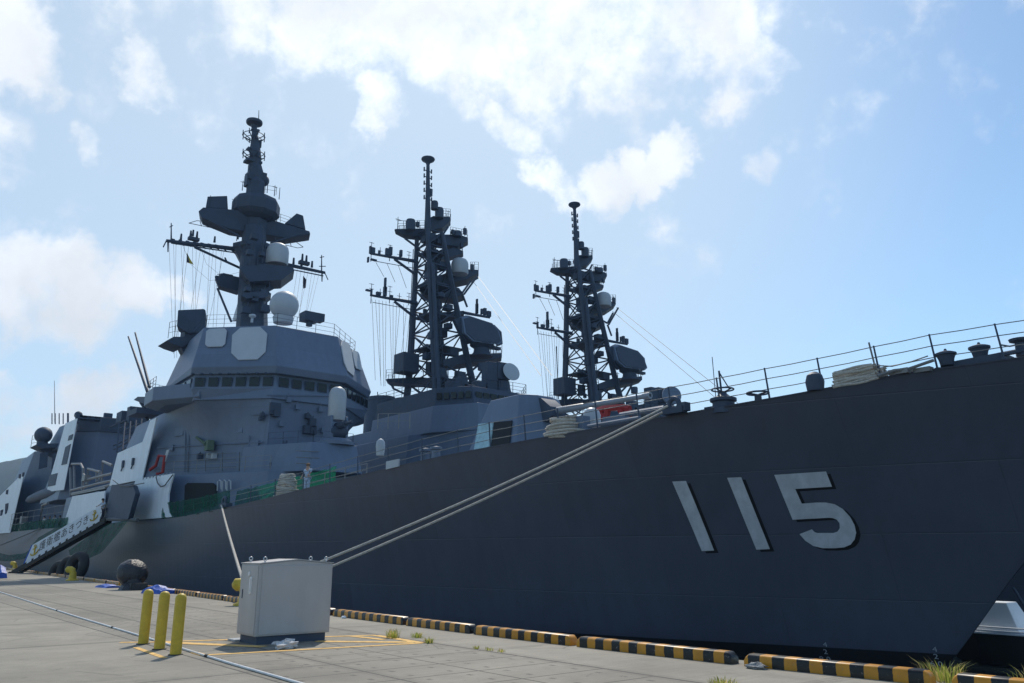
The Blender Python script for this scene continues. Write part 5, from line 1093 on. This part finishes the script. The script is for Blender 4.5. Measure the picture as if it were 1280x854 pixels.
# black wrapped ball and blue tarpaulins at the quay edge
p = RZ(165.5, 737.5, 0); bc = RY(165.5, 716.5, p.y)
wb = thing('wrapped_fender_ball', p, 'round bundle wrapped in shiny black plastic standing by the quay edge', 'bundle')
b = MB(); rnd = random.Random(12); b.ball((0, 0, 0), .64, 34, 22, (1, 1, .95))
for v in b.v: v *= 1+.03*math.sin(v.x*6+v.z*4+1)+.02*math.sin(v.x*17+v.z*9)+.018*math.sin(v.y*23-v.z*13)+rnd.uniform(-.012, .012); v += bc
obj('plastic_wrap', b, M['bag'], wb, smooth=True)
b = MB(); b.lathe(p, [(.62, 0), (.5, .2), (.34, .34), (.3, .5)], 12); b.box(p+Vector((.2, .1, .15)), (.9, .7, .3)); obj('stand', b, M['bag'], wb)
def tarp(px0, px1, y0, h, lb, seed):
    a, e = RZ(px0, y0, 0), RZ(px1, y0+1, 0); rnd = random.Random(seed); b = MB(); n = 8
    loops = []
    for i in range(n+1):
        c = a.lerp(e, i/n); hh = h*(.55+.45*math.sin(math.pi*min(1, (i+.6)/n)))*rnd.uniform(.75, 1.1)
        loops.append([c+Vector((0, -.35, 0)), c+Vector((0, -.28, hh*.7)), c+Vector((0, -.05, hh)), c+Vector((0, .25, hh*.8)), c+Vector((0, .32, 0))])
    b.loft(loops); o = obj('tarpaulin', b, M['blue'], None, loc=a.lerp(e, .5)); tag(o, lb, 'tarpaulin', 'blue tarpaulin bundles')
tarp(187, 210, 741.5, .36, 'large blue tarpaulin bundle behind the three yellow posts', 3); tarp(128, 142, 734, .16, 'small flat blue tarpaulin left of the black wrapped ball', 5); tarp(-3, 2, 722, .9, 'blue tarpaulin at the edge of the view before the gangway', 7)
# tyres hung at the quay wall under the gangway
for px, py, s in ((72, 716, 1.0), (84, 712, 1.1), (96, 709, 1.2)):
    c = RY(px, py, 13.2); b = MB(); b.ring(c, .62*s, .27*s, 22, 10, (.35, -.9, .2)); o = obj('tyre_fender', b, M['rubber'], None, loc=c, smooth=True); tag(o, 'black rubber tyre fender between hull and quay under the gangway', 'tyre fender', 'tyre fenders under the gangway')
# weeds
def tuft(c, n, h, spread, lb, seed, group='grass tufts in the quay joints'):
    rnd = random.Random(seed); b = MB()
    for _ in range(n):
        a = rnd.uniform(0, 6.283); r = spread*math.sqrt(rnd.random()); o_ = Vector(c)+Vector((math.cos(a)*r, math.sin(a)*r*.7, 0)); hh = h*rnd.uniform(.45, 1.1); ln = rnd.uniform(.1, .9)*hh
        d = Vector((math.cos(a)*ln, math.sin(a)*ln, 0)); w_ = Vector((-math.sin(a), math.cos(a), 0))*rnd.uniform(.004, .009)
        m1 = o_+d*.35+Vector((0, 0, hh*.65)); t = o_+d+Vector((0, 0, hh*rnd.uniform(.75, 1)))
        b.add([o_-w_, o_+w_, m1+w_*.8, m1-w_*.8, t], [(0, 1, 2, 3), (3, 2, 4)], rnd.choice((0, 0, 1)))
    o = obj('grass_tuft', b, [M['grass'], M['straw']], None, loc=c); tag(o, lb, 'grass', group)
tuft(RZ(1178, 851, 0)+Vector((0, .02, 0)), 120, .27, .24, 'big yellow green grass tuft growing over the gap between two kerb blocks', 1)
tuft(RZ(905, 857, 0), 120, .10, .22, 'low grass tuft in the paving joint at the bottom edge of the photo', 2)
tuft(RZ(491, 797.5, 0), 110, .19, .16, 'upright grass tuft nearest to the cabinet in the paving joint', 3)
tuft(RZ(521, 797, 0), 80, .11, .16, 'low dry grass tuft just past the upright one', 4); tuft(RZ(536, 804, 0), 70, .11, .12, 'brownish grass tuft at the corner of the yellow lines', 5)
p = RZ(622, 813, 0)
for k, lb in enumerate(('thin grass tuft in the long joint, closest to the cabinet', 'thin grass tuft in the middle of the long joint', 'thin grass tuft in the long joint, farthest from the cabinet')): tuft(RZ(596+k*15, 811+k*2, 0), 26, .06, .10, lb, 20+k)
tuft(Vector((-5.0, kerbY(-5)+.35, 0)), 34, .30, .2, 'sparse dry weed behind the striped kerb', 7); tuft(Vector((-4.0, kerbY(-4)+.35, 0)), 40, .34, .25, 'green weed behind the kerb beside the big grass tuft', 8)
# painted yellow lines round the cabinet
def strip(a, e, w_, name='yellow_line'):
    a, e = RZ(*a, 0), RZ(*e, 0); d = (e-a).normalized(); n = Vector((-d.y, d.x, 0))*w_*.72; z = Vector((0, 0, .005+random.random()*.002))
    o = obj(name, MB().add([a+n+z, a-n+z, e-n+z, e+n+z], [(0, 1, 2, 3)]), M['line_yellow']); tag(o, kind='structure')
for a, e, w_ in (((150, 803.5), (180, 803), .10), ((187, 803), (470, 794.3), .10), ((470, 794.6), (527, 804), .12), ((527, 804.2), (250, 819.5), .10), ((205, 803.2), (330, 808.8), .17), ((395, 802), (518, 803.3), .16), ((169, 809.5), (206, 823), .07), ((440, 795.5), (480, 800), .1), ((243, 816), (255, 819.5), .10)): strip(a, e, w_)

# ------------------------------------------------------------------ gangway
GF = RX(22, 718, -78); GF.z = .02; GT = RY(136, 650, 17.5)
d = (GT-GF).normalized(); side = Vector((d.y, -d.x, 0)).normalized()
if side.dot(O-GF) < 0: side = -side
upg = Vector((0, 0, 1))
gw = thing('gangway', GF, 'ship gangway with a white name banner sloping from the hull down to the quay', 'gangway')
W_ = .55; gl_ = (GT-GF).length
for s in (1, -1): 
    a = GF+side*W_*s+upg*.12; b = MB(); b.loft([[a-upg*.2-d*.2, a+upg*.15-d*.2, a+upg*.15-d*.2+side*.1, a-upg*.2-d*.2+side*.1], [a+d*gl_-upg*.38, a+d*gl_+upg*.1, a+d*gl_+upg*.1+side*.1, a+d*gl_-upg*.38+side*.1]]); obj('stringer', b, M['black'], gw)
b = MB(); a = GF+upg*.22; b.loft([[a+side*W_, a-side*W_, a-side*W_-upg*.06, a+side*W_-upg*.06], [a+d*gl_+side*W_, a+d*gl_-side*W_, a+d*gl_-side*W_-upg*.06, a+d*gl_+side*W_-upg*.06]]); obj('walkway', b, M['steel'], gw)
b = MB(); b.path([GF-d*.3+side*.7+upg*.14, GF-d*.3-side*.7+upg*.14], .14, 12); obj('roller', b, M['rubber'], gw, smooth=True)
for s in (1, -1):
    b = MB(); o_ = side*(W_+.04)*s; b.tube(GF+d*1.2+o_+upg*1.25, GF+d*gl_+o_+upg*1.25, .025)
    hr = obj('handrail', b, M['rail'], gw)
    for k in range(6): p = GF+d*(1.2+(gl_-1.3)*k/5)+o_; obj('stanchion', MB().tube(p+upg*.15, p+upg*1.27, .022), M['rail'], hr)
# banner fixed to the camera side
a = GF+d*.95+side*(W_+.1); bl_, hb = gl_-1.45, 1.15
def bp(u, v, lift=0.0): return a+d*u+upg*(.28+v)+side*lift
ban = obj('banner', MB().slab([bp(0, 0), bp(bl_, 0), bp(bl_, hb), bp(.5, hb)], side*.02), M['white'], gw, 'white canvas banner with black lettering')
obj('banner_edge', MB().slab([bp(-.12, -.02), bp(.02, -.02), bp(.52, hb+.02), bp(.4, hb+.02)], side*.03), M['blue'], ban)
chars = '護衛艦あきづき'
for i, ch_ in enumerate(chars):
    vs, fs = text_mesh(ch_, .56); u0 = 1.45+(bl_-2.75)*i/(len(chars)-1)
    b = MB(); b.add([bp(u0+v.x*1.05, hb/2+v.y*1.45, .03) for v in vs], fs); obj('lettering', b, M['black'], ban)
for u0 in (.80, bl_-.55):
    b = MB(); c = lambda x, y: bp(u0+x, hb/2+y, .06)
    b.tube(c(0, -.34), c(0, .26), .05); b.tube(c(-.18, .16), c(.18, .16), .04); b.ring(c(0, .34), .08, .03, 12, 6, side)
    b.path([c(-.34, -.1), c(-.26, -.26), c(0, -.36), c(.26, -.26), c(.34, -.1)], .05); obj('anchor_emblem', b, M['anchor_gold'], ban)
# lashings under the banner
b = MB()
for k in range(11): u = .2+k*(bl_-.6)/10; b.slab([bp(u, -.16, .01), bp(u+.4, -.16, .01), bp(u+.4, -.02, .01), bp(u, -.02, .01)], side*.03)
obj('banner_hem', b, M['white'], ban)
# dark screened landing at its head
LD = [(139.6, 606), (166, 606), (169.5, 616), (160, 649.5), (129, 649)]
b = MB().slab([RY(x, y, 17.3) for x, y in LD], (-.75, .55, 0)); o = obj('landing_shelter', b, M['dark'], gw, 'dark screened landing platform', bevel=.05)
b = MB(); b.path([RY(x, y, 17.2) for x, y in ((141, 600), (150, 607), (160, 608), (180, 604))], .04, 5); b.tube(RY(129, 649, 17.2), RY(172, 650, 17.6), .14); obj('suspension_rope', b, M['wire'], gw)

# ------------------------------------------------------------------ nets
def sheet(name, rows, m, label, cat, group, loc, nodes=6):
    b = MB(); n = len(rows[0]); vs = [p for r in rows for p in r]
    b.add(vs, [(i*n+j, i*n+j+1, (i+1)*n+j+1, (i+1)*n+j) for i in range(len(rows)-1) for j in range(n-1)]); o = obj(name, b, m, None, loc=loc); return tag(o, label, cat, group)
def rail_net(x0, x1, n, lb, h=1.15, inb=0.0):
    rows_ = []; rnd = random.Random(int(-x0))
    for k in range(5):
        r = []
        for i in range(n+1):
            X = x0+(x1-x0)*i/n; e = deckedge(X); v = k/4; sag = .10*math.sin(i*2.1)*v+.05*rnd.uniform(-1, 1)
            r.append(e+Vector((0, inb+.03-.06*math.sin(i*1.3+k), .02+h*v+sag*.4)))
        rows_.append(r)
    sheet('safety_net', rows_, M['net'], lb, 'net', 'green safety nets', deckedge((x0+x1)/2))
rail_net(-64.2, -51.2, 26, 'dull green safety net on the deck rail in front of the dark passage')
rail_net(-54.5, -41.2, 28, 'bright green safety net on the deck rail behind the rope cone and the deck crewman', 1.45, 1.75)
rail_net(-141, -96, 40, 'green safety net on the deck rail beyond the gangway', 1.0)
def hang_net(top, bot, Yt, Yb, lb):
    n = 14; rows_ = []
    def at(l, t): f = t*(len(l)-1); i = min(int(f), len(l)-2); f -= i; return (l[i][0]+(l[i+1][0]-l[i][0])*f, l[i][1]+(l[i+1][1]-l[i][1])*f)
    for k in range(8):
        v = k/7; r = []
        for i in range(n+1):
            t = i/n; p, q_ = at(top, t), at(bot, t); r.append(RY(p[0]+(q_[0]-p[0])*v, p[1]+(q_[1]-p[1])*v, Yt+(Yb-Yt)*v+.12*math.sin(i*1.9+k*.8)))
        rows_.append(r)
    sheet('safety_net', rows_, M['net'], lb, 'net', 'green safety nets', rows_[0][n//2])
hang_net([(86, 688), (110, 671), (135, 655), (161, 650)], [(88, 699), (107, 700), (127, 691), (150, 664)], 16.8, 16.0, 'green safety net hanging in a deep curve below the gangway head')
hang_net([(48, 672), (62, 664), (78, 656), (84, 655)], [(38, 684), (50, 676), (66, 668), (78, 662)], 18.2, 17.2, 'green safety net behind the gangway banner')
hang_net([(-12, 688), (10, 694), (30, 692), (42, 684)], [(-12, 700), (10, 702), (30, 699), (46, 690)], 17.5, 16.8, 'green safety net slung low beside the hull beyond the gangway')

# ------------------------------------------------------------------ ropes
def rope(name, pts, r, lb, grp, m=None, n=8):
    pts = [Vector(p) for p in pts]; o = obj(name, MB().path(pts, r, n), m or M['rope'], None, loc=pts[0], smooth=True); return tag(o, lb, 'mooring rope', grp)
def sagline(a, e, sag, n=24): return [a.lerp(e, i/n)-Vector((0, 0, sag*4*(i/n)*(1-i/n))) for i in range(n+1)]
A1, A2 = on_deckedge(836, 511.5)+Vector((0, -.05, .1)), on_deckedge(829, 518)+Vector((0, -.05, .06))
rope('mooring_line', sagline(A1, RY(418, 704.5, 0)*0+PB+Vector((0, .1, .46)), .20), .042, 'upper one of the two pale mooring ropes from the bow to the quay', 'pale mooring ropes')
rope('mooring_line', sagline(A2, PB+Vector((0, .1, .14)), .20), .042, 'lower one of the two pale mooring ropes from the bow to the quay', 'pale mooring ropes')
rope('mooring_line', sagline(on_deckedge(278.5, 634)+Vector((0, -.1, .1)), PB+Vector((0, 0, .45)), .1), .055, 'short steep white mooring rope from the netted deck to the bitt behind the cabinet', 'pale mooring ropes')
rope('mooring_line', sagline(on_deckedge(52, 661.5)+Vector((0, -.1, .1)), RY(-60, 701, 15.2), .3), .07, 'dark mooring rope running away from the hull beyond the gangway', 'dark mooring ropes', M['wire'])
b = MB(); p = on_deckedge(279, 634)+Vector((0, .15, .12)); b.box(p, (1.2, .4, .25)); b.ring(p+Vector((0, -.1, .25)), .25, .1, 14, 6, (0, 1, 0)); obj('mooring_chock', b, M['dark'], ship, smooth=True)
def coil(name, c, rad, n, r, lb, squash=(1, 1), seed=1, taper=.0, jitter=.12):
    rnd = random.Random(seed); b = MB(); z = r
    for k in range(n):
        rr_ = rad*(1-taper*k/n)*(1+rnd.uniform(-jitter, jitter)); ox, oy = rnd.uniform(-.06, .06)*rad, rnd.uniform(-.06, .06)*rad
        pts = []
        for i in range(25):
            t = 2*math.pi*i/24; w_ = 1+.06*math.sin(3*t+k)+rnd.uniform(-.02, .02); pts.append(Vector(c)+Vector((ox+rr_*squash[0]*w_*math.cos(t), oy+rr_*squash[1]*w_*math.sin(t), z+.025*math.sin(2*t+k*1.7))))
        b.path(pts, r, 7); z += r*1.55
        if k % 2 == 0 and taper < .3:
            pts2 = [Vector(c)+Vector((p.x-c.x, p.y-c.y, 0))*.55+Vector((0, 0, p.z-c.z)) for p in pts]; b.path(pts2, r, 7)
    o = obj(name, b, M['rope'], None, loc=c, smooth=True); return tag(o, lb, 'rope coil', 'rope coils on the foredeck')
c = on_deckedge(684, 547)+Vector((0, .95, 0)); coil('rope_coil', c, .85, 9, .062, 'heaped coil of pale mooring rope on deck before the gun', (1.05, .8), 3, .35, .2)
c = on_deckedge(338, 625)+Vector((0, .95, 0)); coil('rope_cone', c, .72, 16, .060, 'tall cone of coiled rope standing before the green net', (1, 1), 5, .52, .04)
def rope_mat():
    a, e = on_deckedge(1030, 487)+Vector((0, .35, .02)), on_deckedge(1093, 474)+Vector((0, .35, .02)); b = MB(); rnd = random.Random(8); d_ = (e-a); L_ = d_.length; d_.normalize()
    for k in range(9):
        for j in range(3):
            z = .05+k*.062; y = j*.28+rnd.uniform(-.05, .05); t0, t1 = rnd.uniform(0, .12)+.02*k, L_-rnd.uniform(0, .12)-.012*k
            b.path([a+d_*t+Vector((0, y, z+.02*math.sin(t*5+k*2+j))) for t in [t0+(t1-t0)*i/8 for i in range(9)]], .042, 6)
            if k < 8: b.path([a+d_*t1+Vector((0, y, z)), a+d_*(t1+.07)+Vector((0, y, z+.03)), a+d_*t1+Vector((0, y, z+.062))], .042, 6)
    o = obj('rope_flake', b, M['rope'], None, loc=a.lerp(e, .5), smooth=True); tag(o, 'long flat stack of flaked pale rope at the bow rail', 'rope coil', 'rope coils on the foredeck')
rope_mat()

# ------------------------------------------------------------------ launch with a white canopy seen past the stem
lp_ = RY(1246, 790, 31.5); X0, Y0, Z0 = lp_.x, 31.5, lp_.z
boat = thing('workboat', (X0+.8, Y0, -2), 'small dark workboat with a white canopy floating beyond the ship stem', 'boat')
b = MB(); b.loft([[(X0-1.5, Y0+s*.15, z) for s, z in ((-1, -1.9), (1, -1.9), (1.5, Z0), (-1.5, Z0))], [(X0-.3, Y0+s, z) for s, z in ((-.8, -2.2), (.8, -2.2), (1.0, Z0), (-1.0, Z0))], [(X0+4, Y0+s, z) for s, z in ((-.9, -2.2), (.9, -2.2), (1.1, Z0), (-1.1, Z0))]]); obj('hull', b, M['black'], boat)
b = MB(); 
for z in (.0, .1, .22): b.tube((X0-.95, Y0-.85, Z0+z), (X0+4, Y0-1.05, Z0+z), .03)
b.box((X0+1.4, Y0, Z0+.02), (4.4, 2.0, .05)); obj('gunwale_rail', b, M['white'], boat)
b = MB(); b.loft([[(X0-.5, Y0-.75, Z0+.05), (X0+1.0, Y0-.75, Z0+.05), (X0+1.0, Y0+.75, Z0+.05), (X0-.5, Y0+.75, Z0+.05)], [(X0-.15, Y0-.45, Z0+1.0), (X0+.6, Y0-.45, Z0+1.0), (X0+.6, Y0+.45, Z0+1.0), (X0-.15, Y0+.45, Z0+1.0)]]); obj('canopy', b, M['canvas'], boat, bevel=.03)
b = MB(); b.tube((X0-.5, Y0-.8, Z0), (X0-.5, Y0-.8, Z0+.55), .03); obj('stanchion', b, M['dark'], boat); obj('boom', MB().tube((X0+.9, Y0-.5, Z0+1.5), (X0+1.6, Y0-.5, Z0+.0), .05), M['dark'], boat)

# ------------------------------------------------------------------ people
def skin_mesh(name, joints, edges, m, parent, root=0, sub=1):
    me = bpy.data.meshes.new(name); base = org(parent); me.from_pydata([tuple(Vector(p)) for p, r in joints], edges, []); me.materials.append(m)
    o = bpy.data.objects.new(name, me); C.objects.link(o); o.parent = parent
    s = o.modifiers.new('skin', 'SKIN'); s.use_smooth_shade = True
    for i, (p, r) in enumerate(joints): me.skin_vertices[0].data[i].radius = (r, r); me.skin_vertices[0].data[i].use_root = (i == root)
    ss = o.modifiers.new('sub', 'SUBSURF'); ss.levels = sub; ss.render_levels = sub; return o
def person(loc, face, label, shirt, trousers, cap, arms=((-.05, .05), (.05, .05)), lean=0.0, H=1.72, group=None):
    t = thing('person', loc, label, 'person', group); t.rotation_euler = (0, 0, face); k = H/1.72      # faces +X locally
    L = lambda x, y, z: Vector(((x+lean*max(0, z-.9))*k, y*k, z*k))
    J = [(L(0, 0, .95), .135), (L(.01, 0, 1.15), .125), (L(0, 0, 1.36), .13), (L(0, 0, 1.47), .06), (L(.015, 0, 1.56), .085), (L(.02, 0, 1.66), .085), (L(.09, 0, 1.585), .018)]
    E = [(0, 1), (1, 2), (2, 3), (3, 4), (4, 5), (4, 6)]
    arm = []
    for s, (ax, az) in zip((-1, 1), arms):
        sh, el = L(0, s*.19, 1.40), L(ax*.5, s*.25, 1.12+az*.5); wr = L(ax+.10, s*.25, .88+az); hd_ = wr+(wr-el).normalized()*.08*k
        i = len(J); J += [(sh, .058), (el, .043), (wr, .03), (hd_, .034)]; E += [(2, i), (i, i+1), (i+1, i+2), (i+2, i+3)]; arm.append((i, i+1))
        for q_ in range(4): J.append((hd_+(wr-el).normalized()*(.09-.012*abs(q_-1))*k+Vector((.028*(q_-1.5), 0, 0)), .010)); E.append((i+3, len(J)-1))
        J.append((wr+(wr-el).normalized()*.07*k+Vector((.06, 0, 0)), .011)); E.append((i+2, len(J)-1))
    legs = []
    for s in (-1, 1):
        i = len(J); J += [(L(0, s*.09, .90), .095), (L(.02, s*.10, .50), .062), (L(-.01, s*.11, .09), .042), (L(.14, s*.12, .04), .035)]; E += [(0, i), (i, i+1), (i+1, i+2), (i+2, i+3)]; legs.append(i)
    skin_mesh('body', J, E, M['skin'], t)
    tj = [(J[0][0]+Vector((0, 0, -.03)), .15), (J[1][0], .142), (J[2][0], .148), (J[3][0]-Vector((0, 0, .03)), .075)]; te = [(0, 1), (1, 2), (2, 3)]
    for (i, e) in arm: n_ = len(tj); tj += [(J[i][0], .072), (J[e][0], .06)]; te += [(2, n_), (n_, n_+1)]
    skin_mesh('shirt', tj, te, shirt, t)
    lj = [(J[0][0], .15)]; le = []
    for i in legs: n_ = len(lj); lj += [(J[i][0], .108), (J[i+1][0], .08), (J[i+2][0], .066)]; le += [(0, n_), (n_, n_+1), (n_+1, n_+2)]
    skin_mesh('trousers', lj, le, trousers, t)
    b = MB(); hc = L(.005, 0, 1.665); b.lathe(hc, [(.105, -.03), (.112, .02), (.095, .08), (.05, .115), (.002, .122)], 16)
    if cap: b.lathe(hc+Vector((.05, 0, -.005)), [(.02, -.01), (.13, -.008), (.135, 0), (.02, .012)], 16)
    else: b.lathe(hc+Vector((-.045, 0, -.09)), [(.04, -.02), (.085, 0), (.1, .07)], 14)
    me = bpy.data.meshes.new('hair'); me.from_pydata([tuple(v) for v in b.v], [], b.f); me.materials.append(M['hat'] if cap else M['hair'])
    o = bpy.data.objects.new('cap' if cap else 'hair', me); C.objects.link(o); o.parent = t
    for q_ in (-1, 1):
        e = MB(); e.ball(L(.098, q_*.032, 1.615), .012, 8, 6); me = bpy.data.meshes.new('eye'); me.from_pydata([tuple(v) for v in e.v], [], e.f); me.materials.append(M['hair']); o = bpy.data.objects.new('eye', me); C.objects.link(o); o.parent = t
    return t
e = on_deckedge(367, 618); person(e+Vector((0, .75, -.03)), R_(-60), 'person in pale shirt and brown cap standing on deck beside the rope cone', M['shirt_blue'], M['shirt_blue'], True, ((.1, .1), (.15, .25)))
p = GF+d*(gl_*.93)+upg*.25; person(p, math.atan2(side.y, side.x)-.3, 'person in light blue shirt leaning over the rail at the gangway head', M['shirt_blue'], M['trousers'], False, ((.35, .25), (.35, .25)), .35)
for px, py, yy, lb, sh, f in ((54, 657, 20.5, 'person in white uniform on the aft walkway, nearest to the rail post', 'shirt_white', -1.2), (61, 657, 21.2, 'person in dark clothes on the aft walkway between two white uniforms', 'trousers', -1.9), (67, 656, 20.8, 'person in white uniform in the middle of the aft walkway group', 'shirt_white', -.9), (74, 655, 21.5, 'person in pale blue shirt on the aft walkway beside the white wall', 'shirt_blue', -1.5)):
    p = RY(px, py, yy); p.z = deckZ(p.x); person(p, f, lb, M[sh], M['trousers'], px == 61, group='people on the aft walkway')
